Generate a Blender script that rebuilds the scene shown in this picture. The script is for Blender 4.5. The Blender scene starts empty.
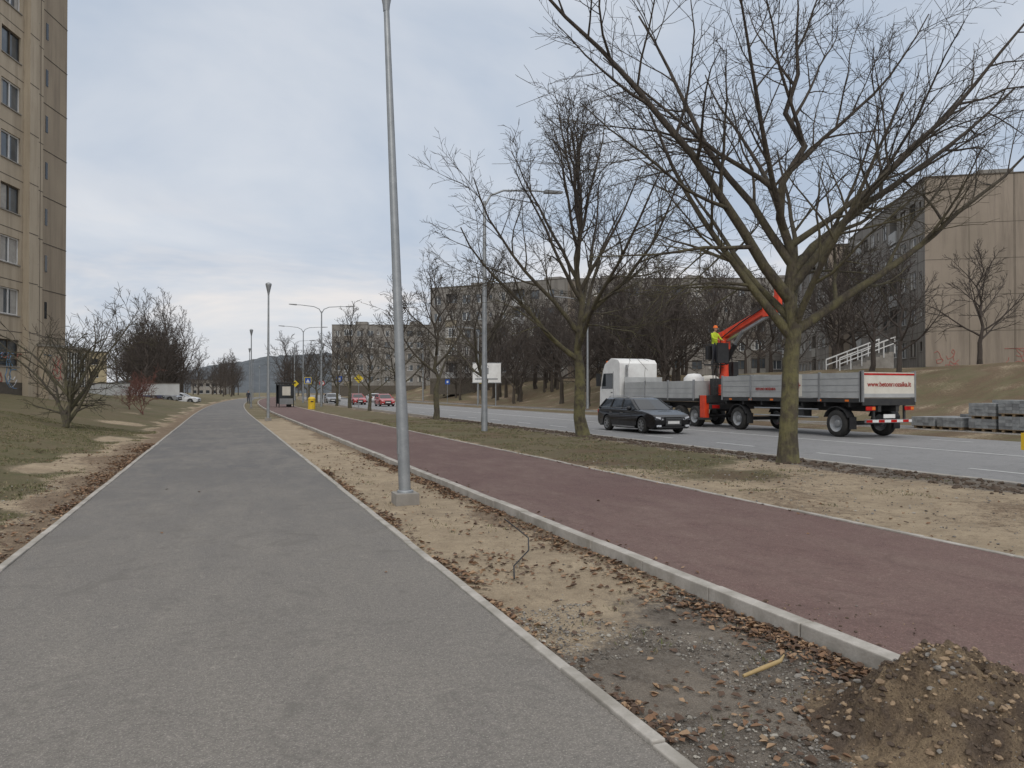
import bpy, math, random
import numpy as np
from mathutils import Vector, Matrix, noise as mn
random.seed(7); rng=np.random.default_rng(7)
S=bpy.context.scene; COL=S.collection
def bend(y): return 0.0003*(y-50)**2 if 50<y<250 else (0.0003*200**2+0.12*(y-250) if y>=250 else 0.0)
# ---------------------------------------------------------------- materials
def nn(nt,t,x=0,**k):
    n=nt.nodes.new(t)
    for a,b in k.items(): setattr(n,a,b)
    return n
def newmat(name):
    m=bpy.data.materials.new(name); m.use_nodes=True; nt=m.node_tree; nt.nodes.clear()
    o=nn(nt,'ShaderNodeOutputMaterial'); b=nn(nt,'ShaderNodeBsdfPrincipled'); nt.links.new(b.outputs[0],o.inputs[0])
    tc=nn(nt,'ShaderNodeTexCoord'); return m,nt,b,tc.outputs['Object']
def noi(nt,vec,scale,detail=4,rough=.6,dist=0):
    n=nn(nt,'ShaderNodeTexNoise'); n.inputs['Scale'].default_value=scale; n.inputs['Detail'].default_value=detail
    n.inputs['Roughness'].default_value=rough; n.inputs['Distortion'].default_value=dist
    nt.links.new(vec,n.inputs['Vector']); return n.outputs['Fac']
def ramp(nt,f,lo,hi,a=0.0,b=1.0):
    n=nn(nt,'ShaderNodeMapRange'); n.inputs[1].default_value=lo; n.inputs[2].default_value=hi; n.inputs[3].default_value=a; n.inputs[4].default_value=b
    nt.links.new(f,n.inputs[0]); return n.outputs[0]
def mix(nt,f,a,b,mode='MIX'):
    n=nn(nt,'ShaderNodeMix',data_type='RGBA',blend_type=mode)
    for i,x in ((0,f),(6,a),(7,b)):
        if isinstance(x,(int,float)): n.inputs[i].default_value=x
        elif isinstance(x,tuple): n.inputs[i].default_value=(*x,1)
        else: nt.links.new(x,n.inputs[i])
    return n.outputs[2]
def mth(nt,op,a,b=0.0,c=None):
    n=nn(nt,'ShaderNodeMath',operation=op)
    for i,x in enumerate((a,b)+((c,) if c is not None else ())):
        if isinstance(x,(int,float)): n.inputs[i].default_value=x
        else: nt.links.new(x,n.inputs[i])
    return n.outputs[0]
def bump(nt,b,h,st,dist=.02):
    n=nn(nt,'ShaderNodeBump'); n.inputs['Strength'].default_value=st; n.inputs['Distance'].default_value=dist
    nt.links.new(h,n.inputs['Height']); nt.links.new(n.outputs[0],b.inputs['Normal'])
def M(name,c1,c2=None,scale=3,rough=.7,metal=0,fine=60,bst=.15,spec=.4,coat=0,lo=.35,hi=.65):
    m,nt,b,v=newmat(name)
    if c2 is None: c2=tuple(x*.75 for x in c1)
    f=ramp(nt,noi(nt,v,scale,4,.65),lo,hi)
    c=mix(nt,f,c1,c2)
    g=noi(nt,v,fine,2)
    c=mix(nt,ramp(nt,g,.3,.7,0,.35),c,tuple(x*.6 for x in c1))
    nt.links.new(c,b.inputs['Base Color'])
    b.inputs['Roughness'].default_value=rough; b.inputs['Metallic'].default_value=metal
    b.inputs['Specular IOR Level'].default_value=spec; b.inputs['Coat Weight'].default_value=coat
    if bst: bump(nt,b,g,bst,.01)
    return m
def asphalt(name,near,far,dust,y0,y1,spk=.5,dustamt=.6,grain=1.0):
    m,nt,b,v=newmat(name)
    sx=nn(nt,'ShaderNodeSeparateXYZ'); nt.links.new(v,sx.inputs[0])
    mp=nn(nt,'ShaderNodeMapping'); mp.inputs['Scale'].default_value=(1,.35,1); nt.links.new(v,mp.inputs[0])
    big=noi(nt,v,.35,4,.6,.6); med=noi(nt,mp.outputs[0],2.0,6,.8,.4); fi=noi(nt,v,24,5,.9); vf=noi(nt,v,85,2,.85)
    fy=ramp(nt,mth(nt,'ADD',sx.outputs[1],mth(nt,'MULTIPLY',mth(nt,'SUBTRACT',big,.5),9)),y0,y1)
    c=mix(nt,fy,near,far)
    c=mix(nt,mth(nt,'MULTIPLY',ramp(nt,mth(nt,'ADD',mth(nt,'MULTIPLY',med,.6),mth(nt,'MULTIPLY',big,.4)),.44,.62),dustamt),c,dust)
    c=mix(nt,ramp(nt,fi,.40,.64,0,spk),c,tuple(x*.42 for x in near))
    c=mix(nt,ramp(nt,vf,.54,.66,0,spk*1.1),c,tuple(min(1,x*2.1) for x in near))
    st=noi(nt,v,3.2,6,.85,1.6); c=mix(nt,ramp(nt,st,.60,.70,0,.55),c,tuple(min(1,x*1.5) for x in dust))
    st2=noi(nt,v,1.3,6,.8,2.0); c=mix(nt,ramp(nt,st2,.52,.64,0,.5),c,tuple(x*.62 for x in near))
    # faint lengthwise rolling joints
    wv=nn(nt,'ShaderNodeMath',operation='ABSOLUTE'); nt.links.new(mth(nt,'ADD',sx.outputs[0],mth(nt,'MULTIPLY',mth(nt,'SUBTRACT',med,.5),.10)),wv.inputs[0])
    nt.links.new(c,b.inputs['Base Color']); b.inputs['Roughness'].default_value=.87; b.inputs['Specular IOR Level'].default_value=.28
    bump(nt,b,mth(nt,'ADD',fi,vf),.9*grain,.010); return m
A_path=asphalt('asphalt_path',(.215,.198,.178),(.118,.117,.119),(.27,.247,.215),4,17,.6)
A_red=asphalt('red_asphalt',(.175,.112,.098),(.125,.078,.072),(.24,.18,.15),2,11,.5,.5)
A_road=asphalt('road_asphalt',(.22,.217,.215),(.23,.227,.225),(.28,.275,.27),0,60,.3,.5,.5)
concrete=M('kerb_concrete',(.44,.41,.37),(.26,.24,.205),3.5,.9,bst=.3)
concrete_d=M('aged_concrete',(.32,.30,.27),(.22,.20,.175),2,.9,bst=.3)
steel=M('galvanised_steel',(.36,.375,.385),(.27,.285,.295),4,.5,.55,bst=.05)
white=M('white_paint',(.78,.78,.76),(.66,.65,.63),2,.4,bst=.02)
roadwhite=M('road_marking_paint',(.62,.62,.60),(.40,.40,.39),5,.8)
darkm=M('dark_metal',(.03,.03,.032),(.045,.043,.04),5,.5)
blackp=M('black_plastic',(.018,.018,.02),(.03,.03,.03),5,.6)
rubber=M('tyre_rubber',(.022,.022,.022),(.045,.042,.038),6,.85)
rim=M('wheel_rim',(.42,.43,.44),(.3,.3,.3),5,.35,.8,bst=0)
glass=M('dark_glass',(.018,.022,.026),(.03,.034,.038),1,.06,bst=0,spec=.5)
wglass=M('window_glass',(.05,.06,.07),(.14,.15,.155),.35,.1,bst=0,spec=.7,fine=.8)
carblk=M('black_car_paint',(.006,.006,.008),(.008,.008,.010),2,.22,bst=0,coat=.3,spec=.35)
carred=M('red_car_paint',(.45,.03,.03),(.35,.02,.02),2,.3,bst=0,coat=.8)
carwht=M('white_car_paint',(.72,.73,.74),(.6,.6,.6),2,.3,bst=0,coat=.8)
carblu=M('blue_car_paint',(.05,.08,.16),(.04,.06,.1),2,.3,bst=0,coat=.8)
cargry=M('grey_car_paint',(.25,.26,.27),(.2,.2,.2),2,.3,bst=0,coat=.8)
lampl=M('headlamp',(.75,.77,.8),(.5,.5,.52),9,.15,bst=0,spec=.9)
redl=M('red_lens',(.55,.02,.015),(.3,.01,.01),4,.25,bst=0)
orange=M('orange_reflector',(.85,.22,.03),(.7,.15,.02),4,.4,bst=0)
cranered=M('crane_paint',(.80,.075,.025),(.62,.05,.02),3,.4,bst=.02)
panelg=M('trailer_side_panel',(.44,.445,.44),(.33,.335,.33),1.2,.5,bst=.03)
cream=M('sign_cream',(.70,.66,.58),(.6,.56,.48),2,.5,bst=.02)
redtxt=M('lettering_red',(.35,.04,.03),(.28,.03,.02),2,.6,bst=0)
yellow=M('yellow_paint',(.75,.50,.03),(.6,.4,.03),3,.5)
signblue=M('sign_blue',(.02,.10,.42),(.02,.08,.35),3,.4,bst=0)
signyel=M('sign_yellow',(.8,.62,.03),(.7,.5,.03),3,.4,bst=0)
hivis=M('hivis_fabric',(.55,.68,.04),(.38,.48,.03),6,.8)
hiorange=M('hivis_orange',(.85,.2,.04),(.7,.15,.03),6,.8)
cloth=M('dark_fabric',(.03,.035,.05),(.05,.05,.06),6,.9)
skin=M('skin',(.50,.30,.21),(.42,.24,.17),5,.6)
paver=M('paver_blocks',(.33,.34,.34),(.20,.21,.215),4.5,.8,bst=.3)
paver2=M('paver_blocks_dark',(.24,.245,.245),(.16,.165,.17),4.5,.8,bst=.3)
wood=M('pallet_wood',(.30,.21,.12),(.2,.14,.08),5,.85)
def wallmat(name,a,b_,streak):
    m,nt,b,v=newmat(name)
    mp=nn(nt,'ShaderNodeMapping'); mp.inputs['Scale'].default_value=(1.6,1.6,.12); nt.links.new(v,mp.inputs[0])
    st=noi(nt,mp.outputs[0],1.0,5,.7); big=noi(nt,v,.25,4,.6); fi=noi(nt,v,25,3,.7)
    c=mix(nt,ramp(nt,big,.35,.65),a,b_); c=mix(nt,ramp(nt,st,.46,.66,0,.8),c,streak); c=mix(nt,ramp(nt,fi,.3,.7,0,.3),c,tuple(x*.6 for x in a))
    nt.links.new(c,b.inputs['Base Color']); b.inputs['Roughness'].default_value=.92; bump(nt,b,fi,.25,.01); return m
wallL=wallmat('tower_render',(.48,.405,.305),(.41,.34,.25),(.29,.235,.17))
wallL2=wallmat('tower_panel_brown',(.36,.295,.215),(.30,.245,.18),(.22,.175,.13))
wallR=wallmat('block_panel_wall',(.30,.25,.20),(.25,.21,.165),(.175,.145,.115))
wallR2=wallmat('block_facade_wall',(.26,.24,.215),(.20,.185,.165),(.13,.12,.105))
seam=M('panel_seam',(.12,.10,.08),(.08,.07,.055),3,.95)
balc=[M('balcony_a',(.36,.345,.31),(.28,.265,.24),2,.9),M('balcony_b',(.20,.17,.14),(.16,.14,.115),2,.9),M('balcony_c',(.46,.46,.45),(.35,.35,.34),2,.8),M('balcony_d',(.26,.225,.165),(.21,.18,.135),2,.9)]
def bark(name,a,b_,moss,mh):
    m,nt,b,v=newmat(name)
    sx=nn(nt,'ShaderNodeSeparateXYZ'); nt.links.new(v,sx.inputs[0])
    mp=nn(nt,'ShaderNodeMapping'); mp.inputs['Scale'].default_value=(14,14,3); nt.links.new(v,mp.inputs[0])
    n1=noi(nt,mp.outputs[0],1.5,4,.7); n2=noi(nt,v,2.5,4,.7)
    c=mix(nt,ramp(nt,n1,.35,.65),a,b_)
    hm=ramp(nt,sx.outputs[2],mh*.25,mh,1,.0)
    c=mix(nt,mth(nt,'MULTIPLY',ramp(nt,n2,.40,.6,.1,.85),hm),c,moss)
    nt.links.new(c,b.inputs['Base Color']); b.inputs['Roughness'].default_value=.95; bump(nt,b,n1,1,.05); return m
barkN=bark('mossy_bark',(.085,.068,.052),(.03,.024,.02),(.165,.15,.065),7)
barkF=bark('grey_bark',(.085,.07,.057),(.04,.033,.027),(.11,.10,.052),6)
barkB=bark('dark_bark',(.075,.06,.05),(.05,.04,.034),(.07,.058,.04),4)
# ---------------------------------------------------------------- mesh builder
class MB:
    def __init__(s): s.v=[];s.f=[];s.m=[];s.mats=[]; s.sm=[]
    def mi(s,mat):
        if isinstance(mat,int): return 0
        if mat not in s.mats: s.mats.append(mat)
        return s.mats.index(mat)
    def add(s,vs,fs,mat,smooth=False):
        o=len(s.v); s.v.extend([tuple(x) for x in vs]); k=s.mi(mat)
        for f in fs: s.f.append(tuple(i+o for i in f)); s.m.append(k); s.sm.append(smooth)
    def box(s,x0,x1,y0,y1,z0,z1,mat):
        s.add([(x0,y0,z0),(x1,y0,z0),(x1,y1,z0),(x0,y1,z0),(x0,y0,z1),(x1,y0,z1),(x1,y1,z1),(x0,y1,z1)],
              [(0,3,2,1),(4,5,6,7),(0,1,5,4),(1,2,6,5),(2,3,7,6),(3,0,4,7)],mat)
    def quad(s,a,b,c,d,mat): s.add([a,b,c,d],[(0,1,2,3)],mat)
    def tube(s,pts,rad,mat,n=8,cap=True,smooth=True):
        pts=[Vector(p) for p in pts]
        if not isinstance(rad,(list,tuple)): rad=[rad]*len(pts)
        vs=[];fs=[];ref=None
        for i,p in enumerate(pts):
            d=(pts[min(i+1,len(pts)-1)]-pts[max(i-1,0)])
            d=d.normalized() if d.length>1e-9 else Vector((0,0,1))
            if ref is None: ref=Vector((1,0,0)) if abs(d.x)<.8 else Vector((0,1,0))
            a=(ref-d*ref.dot(d)).normalized(); ref=a; b=d.cross(a)
            for k in range(n):
                t=2*math.pi*k/n; vs.append(p+(a*math.cos(t)+b*math.sin(t))*rad[i])
        for i in range(len(pts)-1):
            for k in range(n): fs.append((i*n+k,i*n+(k+1)%n,(i+1)*n+(k+1)%n,(i+1)*n+k))
        s.add(vs,fs,mat,smooth)
        if cap:
            s.add(vs[:n],[tuple(range(n))[::-1]],mat); s.add(vs[-n:],[tuple(range(n))],mat)
    def beam(s,p,q,w,h,mat,w2=None,h2=None):
        p=Vector(p);q=Vector(q);d=(q-p).normalized(); side=Vector((1,0,0)) if abs(d.x)<.9 else Vector((0,1,0))
        side=(side-d*side.dot(d)).normalized(); up=side.cross(d); w2=w2 or w; h2=h2 or h
        vs=[p-side*w/2-up*h/2,p+side*w/2-up*h/2,p+side*w/2+up*h/2,p-side*w/2+up*h/2,q-side*w2/2-up*h2/2,q+side*w2/2-up*h2/2,q+side*w2/2+up*h2/2,q-side*w2/2+up*h2/2]
        s.add(vs,[(0,3,2,1),(4,5,6,7),(0,1,5,4),(1,2,6,5),(2,3,7,6),(3,0,4,7)],mat)
    def lathe(s,c,axis,prof,mat,n=24,smooth=True):
        vs=[];fs=[];c=Vector(c)
        ax={'x':(Vector((1,0,0)),Vector((0,1,0)),Vector((0,0,1))),'z':(Vector((0,0,1)),Vector((1,0,0)),Vector((0,1,0)))}[axis]
        for r,o in prof:
            for k in range(n):
                t=2*math.pi*k/n; vs.append(c+ax[0]*o+(ax[1]*math.cos(t)+ax[2]*math.sin(t))*r)
        for i in range(len(prof)-1):
            for k in range(n): fs.append((i*n+k,i*n+(k+1)%n,(i+1)*n+(k+1)%n,(i+1)*n+k))
        s.add(vs,fs,mat,smooth)
    def wheel(s,c,r,w,spokes=5,truck=False):
        h=w/2
        s.lathe(c,'x',[(r*.62,-h),(r*.9,-h),(r*.98,-h*.8),(r,-h*.5),(r,h*.5),(r*.98,h*.8),(r*.9,h),(r*.62,h)],rubber)
        for sg in (-1,1):
            if truck:
                s.lathe(c,'x',[(r*.62,sg*h*.98),(r*.56,sg*h*.8),(r*.3,sg*h*.35),(r*.22,sg*h*.75),(0.001,sg*h*.8)],cargry)
            else:
                s.lathe(c,'x',[(r*.66,sg*h),(r*.60,sg*h*.9),(r*.58,sg*h*.4),(.001,sg*h*.35)],darkm)
                for k in range(spokes):
                    a=2*math.pi*k/spokes+.3; c0=Vector(c)+Vector((sg*h*.85,0,0))
                    s.beam(c0,c0+Vector((0,math.cos(a),math.sin(a)))*r*.6,h*.25,r*.2,rim,h*.25,r*.13)
                s.lathe(c,'x',[(r*.66,sg*h*1.01),(r*.61,sg*h*1.01),(r*.60,sg*h*.7)],rim)
                s.lathe(c,'x',[(.001,sg*h*.98),(r*.14,sg*h*.98),(r*.16,sg*h*.6)],rim,12)
    def build(s,name,loc=(0,0,0),rz=0,bev=0,parent=None,scale=1):
        me=bpy.data.meshes.new(name); me.from_pydata(s.v,[],s.f)
        for m in s.mats: me.materials.append(m)
        me.polygons.foreach_set('material_index',s.m); me.polygons.foreach_set('use_smooth',s.sm); me.update()
        o=bpy.data.objects.new(name,me); COL.objects.link(o); o.location=loc; o.rotation_euler=(0,0,rz); o.scale=(scale,)*3
        if parent: o.parent=parent
        if bev:
            b=o.modifiers.new('bev','BEVEL'); b.width=bev; b.segments=2; b.limit_method='ANGLE'; b.angle_limit=math.radians(40)
        return o
def np_mesh(name,V,F,mats,mi=None,smooth=False):
    me=bpy.data.meshes.new(name); V=np.asarray(V,dtype=np.float32); F=np.asarray(F,dtype=np.int32); k=F.shape[1]
    me.vertices.add(len(V)); me.vertices.foreach_set('co',V.ravel()); me.loops.add(F.size); me.loops.foreach_set('vertex_index',F.ravel())
    me.polygons.add(len(F)); me.polygons.foreach_set('loop_start',np.arange(0,F.size,k,dtype=np.int32)); me.polygons.foreach_set('loop_total',np.full(len(F),k,dtype=np.int32))
    for m in mats: me.materials.append(m)
    if mi is not None: me.polygons.foreach_set('material_index',np.asarray(mi,dtype=np.int32))
    me.polygons.foreach_set('use_smooth',np.full(len(F),smooth)); me.update(calc_edges=True)
    o=bpy.data.objects.new(name,me); COL.objects.link(o); return o
def ss(a,b,x):
    t=max(0,min(1,(x-a)/(b-a))); return t*t*(3-2*t)
# ---------------------------------------------------------------- terrain
PL,PR=-1.82,1.82; RL,RR=3.66,6.93; DL,DR=12.6,26.6
def zbase(x,y):
    if x<PL: return 1.62*ss(0,1,(-2.2-x)/10.5)*(1-.55*ss(70,140,y))
    if x<RL: return 0
    if x<DL: return .05
    if x<=DR: return -.05
    return .07+3.4*ss(29.5,47,x)+2.0*ss(60,200,x)
def zg(x,y):
    if PL-.03<x<PR+.03: return -.06
    if RL-.02<x<RR+.03: return -.03
    if DL-.03<x<DR+.03: return -.15
    z=zbase(x,y)
    d=min(abs(x-PL),abs(x-PR),abs(x-RL),abs(x-RR),abs(x-DL),abs(x-DR))
    k=min(1,d/.35)
    z+=k*(mn.noise(Vector((x*.9,y*.9,0)))*.045+mn.noise(Vector((x*4,y*4,3)))*.022) -.012*(1-k)
    if PR<x<RL: z-=.035*k
    if x<-3 or x>29: z+=mn.noise(Vector((x*.12,y*.12,5)))*.3*min(1,abs(x)/12)
    return z
edges=[PL-.03,PL-.08,PR+.03,PR+.09,RL-.02,RL-.08,RR+.03,RR+.09,DL-.03,DL-.09,DR+.03,DR+.1]
xs=list(np.arange(-13,12.5,.16))+list(np.arange(13.5,26,2.5))+list(np.arange(27,60,.9))+list(np.arange(-40,-13,1.2))+[60,66,75,90,120,170,250,400,700,1200,-45,-55,-70,-100,-150,-220,-350,-600,-1200]
xs=sorted([x for x in xs if all(abs(x-e)>.03 for e in edges)]+edges)
ys=sorted(list(np.arange(-4,30,.16))+list(np.arange(30,90,.8))+list(np.arange(90,250,5))+[250,280,320,380,460,560,700,900,1200,1600,2200,-8,-15,-30,-60])
V=[];C=[]
for y in ys:
    b=bend(y)
    for x in xs:
        V.append((x+b*max(0,1-abs(x)/400),y,zg(x,y)))
        n=mn.noise(Vector((x*.5,y*.5,9))); n2=mn.noise(Vector((x*1.6,y*1.6,2)))
        g=s_=l=0.0
        if x<PL:
            g=ss(-2.25,-3.4,x+n*1.3+.4*n2); l=.7-ss(-2.2,-3.0,x+n*.8)*.5; s_=.35*(n+.3)
            g-=.85*ss(.25,.48,mn.noise(Vector((x*.45,y*.22,41))))*ss(-7,-4,x)
        elif x<RL:
            s_=(1-ss(3.9,5.6,y+n*1.4))*.9; g=ss(32,55,y)*.7+.25*n; l=.7*ss(3.0,3.55,x+n*.5)+.4*(1-ss(1.9,2.2,x-n*.4))
        elif x<DL:
            g=ss(9.5,13.5,y-(x-9)*.2+n*3)*.85+.25*n2
            g-= .9*ss(1.6,.4,math.hypot(x-11.4,y-13.0))
            g=min(g,.85*ss(7.0,7.6,x)+.1+.3*n2+.2)
            s_=ss(10.8,11.7,x+n*.7)*.95; g*=1-s_; l=.35+.5*n
        else:
            g=.75+n*.6; s_=.3+.5*n; l=.52+.6*n2
        C.append((max(0,min(1,g)),max(0,min(1,s_)),max(0,min(1,l)),1))
nx=len(xs); ny=len(ys)
i=(np.arange(ny-1)[:,None]*nx+np.arange(nx-1)[None,:]).ravel()
F=np.stack([i,i+1,i+nx+1,i+nx],1)
m,nt,b,v=newmat('ground_earth_grass')
at=nn(nt,'ShaderNodeAttribute',attribute_name='mask'); sc=nn(nt,'ShaderNodeSeparateColor'); nt.links.new(at.outputs['Color'],sc.inputs[0])
n0=noi(nt,v,.22,4,.65); n1=noi(nt,v,1.3,5,.7); n2=noi(nt,v,7,5,.75); n3=noi(nt,v,45,3,.8); n4=noi(nt,v,130,2,.8)
sand=mix(nt,ramp(nt,n1,.35,.65),(.47,.375,.26),(.33,.26,.18)); sand=mix(nt,ramp(nt,n2,.5,.7,0,.75),sand,(.24,.185,.125)); sand=mix(nt,ramp(nt,n3,.5,.75,0,.7),sand,(.16,.125,.09)); sand=mix(nt,ramp(nt,n4,.58,.7,0,.5),sand,(.6,.53,.42))
soil=mix(nt,ramp(nt,n2,.35,.65),(.23,.20,.165),(.135,.112,.09)); soil=mix(nt,ramp(nt,n1,.48,.62,0,.7),soil,(.30,.255,.205)); soil=mix(nt,ramp(nt,n3,.5,.7,0,.7),soil,(.32,.29,.25)); soil=mix(nt,ramp(nt,n4,.3,.6,.6,0),soil,(.055,.045,.037))
gr=mix(nt,ramp(nt,n1,.35,.65),(.125,.125,.06),(.185,.15,.09)); gr=mix(nt,ramp(nt,n0,.42,.62,0,.65),gr,(.20,.155,.105)); gr=mix(nt,ramp(nt,n2,.45,.7,0,.7),gr,(.20,.155,.10)); gr=mix(nt,ramp(nt,n3,.4,.7,0,.7),gr,(.075,.07,.038))
lf=mix(nt,ramp(nt,n3,.4,.6),(.18,.115,.075),(.09,.062,.043))
def fac(msk,n,k=5,amp=1.0): return ramp(nt,mth(nt,'ADD',msk,mth(nt,'MULTIPLY',mth(nt,'SUBTRACT',n,.5),amp)),.5-.5/k,.5+.5/k)
nm=mth(nt,'ADD',mth(nt,'MULTIPLY',n2,.6),mth(nt,'MULTIPLY',n3,.4))
c=mix(nt,fac(sc.outputs[1],nm,3,1.3),sand,soil); c=mix(nt,fac(sc.outputs[0],nm,3,1.5),c,gr); c=mix(nt,mth(nt,'MULTIPLY',fac(sc.outputs[2],nm,4,1.8),.65),c,lf)
nt.links.new(c,b.inputs['Base Color']); b.inputs['Roughness'].default_value=.97; b.inputs['Specular IOR Level'].default_value=.2
bump(nt,b,mth(nt,'ADD',n2,mth(nt,'ADD',n3,mth(nt,'MULTIPLY',n4,.5))),.9,.03)
g=np_mesh('ground',V,F,[m],smooth=True)
ca=g.data.color_attributes.new('mask','FLOAT_COLOR','POINT'); ca.data.foreach_set('color',np.asarray(C,dtype=np.float32).ravel())
# ---------------------------------------------------------------- paths
def strip(name,x0,x1,z,mat,y0=-6,y1=260,nxs=3):
    yy=[y for y in list(np.arange(y0,100,2.0))+list(np.arange(100,y1+1,8)) if y<=y1]; V=[];F=[]
    xx=np.linspace(x0,x1,nxs+1)
    for y in yy:
        for x in xx: V.append((x+bend(y),y,z))
    n=nxs+1
    for j in range(len(yy)-1):
        for k in range(nxs): F.append((j*n+k,j*n+k+1,(j+1)*n+k+1,(j+1)*n+k))
    return np_mesh(name,V,F,[mat],smooth=True)
strip('footpath',PL,PR,0.0,A_path)
strip('cycle_path',RL,RR,.055,A_red)
strip('road',DL,DR,-.06,A_road,-30,420)
strip('pavement',27.0,29.2,.085,A_path,-30,200)
def kerb(name,x0,x1,z0,z1,seg=1.0,y0=-5,y1=110,yend=260):
    mb=MB(); y=y0
    while y<y1:
        j=random.uniform(-.006,.006); bx=bend(y); jz=random.uniform(-.007,.005)
        mb.box(x0+bx+j,x1+bx+j,y,y+seg-.01,z0,z1+jz,concrete); y+=seg
    while y<yend:
        b0,b1=bend(y),bend(y+5)
        mb.add([(x0+b0,y,z0),(x1+b0,y,z0),(x1+b1,y+5,z0),(x0+b1,y+5,z0),(x0+b0,y,z1),(x1+b0,y,z1),(x1+b1,y+5,z1),(x0+b1,y+5,z1)],[(4,5,6,7),(0,1,5,4),(1,2,6,5),(2,3,7,6),(3,0,4,7)],concrete); y+=5
    return mb.build(name,bev=.008)
kerb('path_edging_kerb',PR,PR+.075,-.15,.018)
kerb('path_edging_kerb',PL-.075,PL,-.15,.016)
kerb('cycle_path_kerb',RL-.12,RL,-.15,.085)
kerb('cycle_path_edging_kerb',RR,RR+.07,-.12,.07)
kerb('road_kerb',DL-.14,DL,-.2,.075)
kerb('road_kerb',DR,DR+.15,-.2,.09)
mk=MB()
def dash(x,y,l,w=.13):
    b0,b1=bend(y),bend(y+l); mk.quad((x+b0,y,-.054),(x+w+b0,y,-.054),(x+w+b1,y+l,-.054),(x+b1,y+l,-.054),roadwhite)
for k in range(-3,60): dash(15.1,k*4.5+1.0,1.9); dash(23.1,k*4.5,1.6)
for k in range(-10,120): dash(19.2,k*2.5,2.5)
mk.build('road_markings')
# ---------------------------------------------------------------- scatter
leafm=[M('leaf_brown',(.24,.14,.08),(.15,.085,.05),9,.8,bst=0),M('leaf_tan',(.36,.24,.145),(.27,.18,.11),9,.8,bst=0),M('leaf_dark',(.12,.075,.05),(.08,.052,.037),9,.8,bst=0)]
P=[]
def scat(n,fx,fy):
    for _ in range(n):
        x=fx();y=fy(); P.append((x,y))
ex=lambda a,b: a+(b-a)*random.random()
scat(5200,lambda:3.52-abs(random.gauss(0,.13)),lambda:2.6+17*random.random()**1.2)
scat(1700,lambda:1.92+abs(random.gauss(0,.08)),lambda:ex(3.0,16))
scat(1000,lambda:ex(1.95,3.5),lambda:ex(2.6,7.5))
scat(500,lambda:ex(1.95,3.5),lambda:ex(7,25))
scat(4200,lambda:-1.92-abs(random.gauss(0,.24)),lambda:2+24*random.random())
scat(1300,lambda:ex(-9,-2),lambda:ex(4,25))
scat(800,lambda:ex(7,12.4),lambda:ex(5,22))
P=[(x,y) for x,y in P if mn.noise(Vector((x*1.6,y*.8,4)))>-.05 or random.random()<.22]
scat(5,lambda:ex(-1.8,1.8),lambda:ex(6,16)); scat(5,lambda:ex(3.7,6.9),lambda:ex(4,16)); scat(45,lambda:3.70+abs(random.gauss(0,.05)),lambda:ex(3,15)); scat(40,lambda:RR-abs(random.gauss(0,.06)),lambda:ex(4,18))
def gz(x,y):
    if PL<x<PR: return 0.0
    if RL<x<RR: return .056
    return zg(x,y)+.004
V=[];F=[];MI=[]
for x,y in P:
    a=random.random()*6.28; s=random.uniform(.012,.031)*(1+.012*y); c,sn=math.cos(a),math.sin(a); z=gz(x,y); o=len(V)
    tx,ty=random.uniform(-.6,.6),random.uniform(-.6,.6); cu=random.uniform(.1,.6)*s; wd=random.uniform(.45,.85)
    for (u,w,h) in ((-1,0,0),(-.2,-wd,cu),(1,0,0),(-.2,wd,cu),(.55,-wd*.6,cu*.8),(.55,wd*.6,cu*.8),(0.1,0,0)):
        px,py=u*s,w*s; V.append((x+px*c-py*sn,y+px*sn+py*c,z+.004+h+max(0,(px*tx+py*ty))+.003*random.random()))
    F+= [(o,o+1,o+6),(o+1,o+4,o+6),(o+4,o+2,o+6),(o+2,o+5,o+6),(o+5,o+3,o+6),(o+3,o,o+6)]; MI+=[random.choice((0,0,1,2,2))]*6
np_mesh('fallen_leaves',V,F,leafm,MI)
stone=[M('pebble_grey',(.27,.25,.225),(.18,.168,.15),8,.95,spec=.2),M('pebble_pale',(.40,.37,.32),(.3,.28,.24),8,.95,spec=.2),M('pebble_dark',(.13,.115,.10),(.095,.085,.073),8,.95,spec=.2)]
t=(1+5**.5)/2
ico=np.array([(-1,t,0),(1,t,0),(-1,-t,0),(1,-t,0),(0,-1,t),(0,1,t),(0,-1,-t),(0,1,-t),(t,0,-1),(t,0,1),(-t,0,-1),(-t,0,1)],float)/1.9
icf=np.array([(0,11,5),(0,5,1),(0,1,7),(0,7,10),(0,10,11),(1,5,9),(5,11,4),(11,10,2),(10,7,6),(7,1,8),(3,9,4),(3,4,2),(3,2,6),(3,6,8),(3,8,9),(4,9,5),(2,4,11),(6,2,10),(8,6,7),(9,8,1)])
def stones(name,pts,mats,pick):
    Vs=[];Fs=[];Mi=[]
    for k,(x,y,z,s) in enumerate(pts):
        q=ico*rng.uniform(.65,1.25,(12,1))*np.array([s*random.uniform(.7,1.3),s*random.uniform(.7,1.3),s*.65]); a=random.random()*6.28
        R=np.array([[math.cos(a),-math.sin(a),0],[math.sin(a),math.cos(a),0],[0,0,1]])
        Vs.append(q@R.T+np.array([x,y,z])); Fs.append(icf+12*k); Mi+=[random.choice(pick)]*20
    return np_mesh(name,np.concatenate(Vs),np.concatenate(Fs),mats,Mi)
pts=[]
for _ in range(10500):
    x=ex(1.93,3.5); y=2.0+ (3.4 if random.random()<.82 else 12)*random.random()
    if mn.noise(Vector((x*1.5,y*1.5,1)))<-.05: continue
    s=.003+.008*random.random()**3+ (.012 if random.random()<.012 else 0); pts.append((x,y,gz(x,y)+s*.1,s))
for _ in range(1800):
    x=ex(7.02,12.4); y=ex(4,16); s=.006+.016*random.random()**4; pts.append((x,y,gz(x,y)+s*.2,s))
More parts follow.
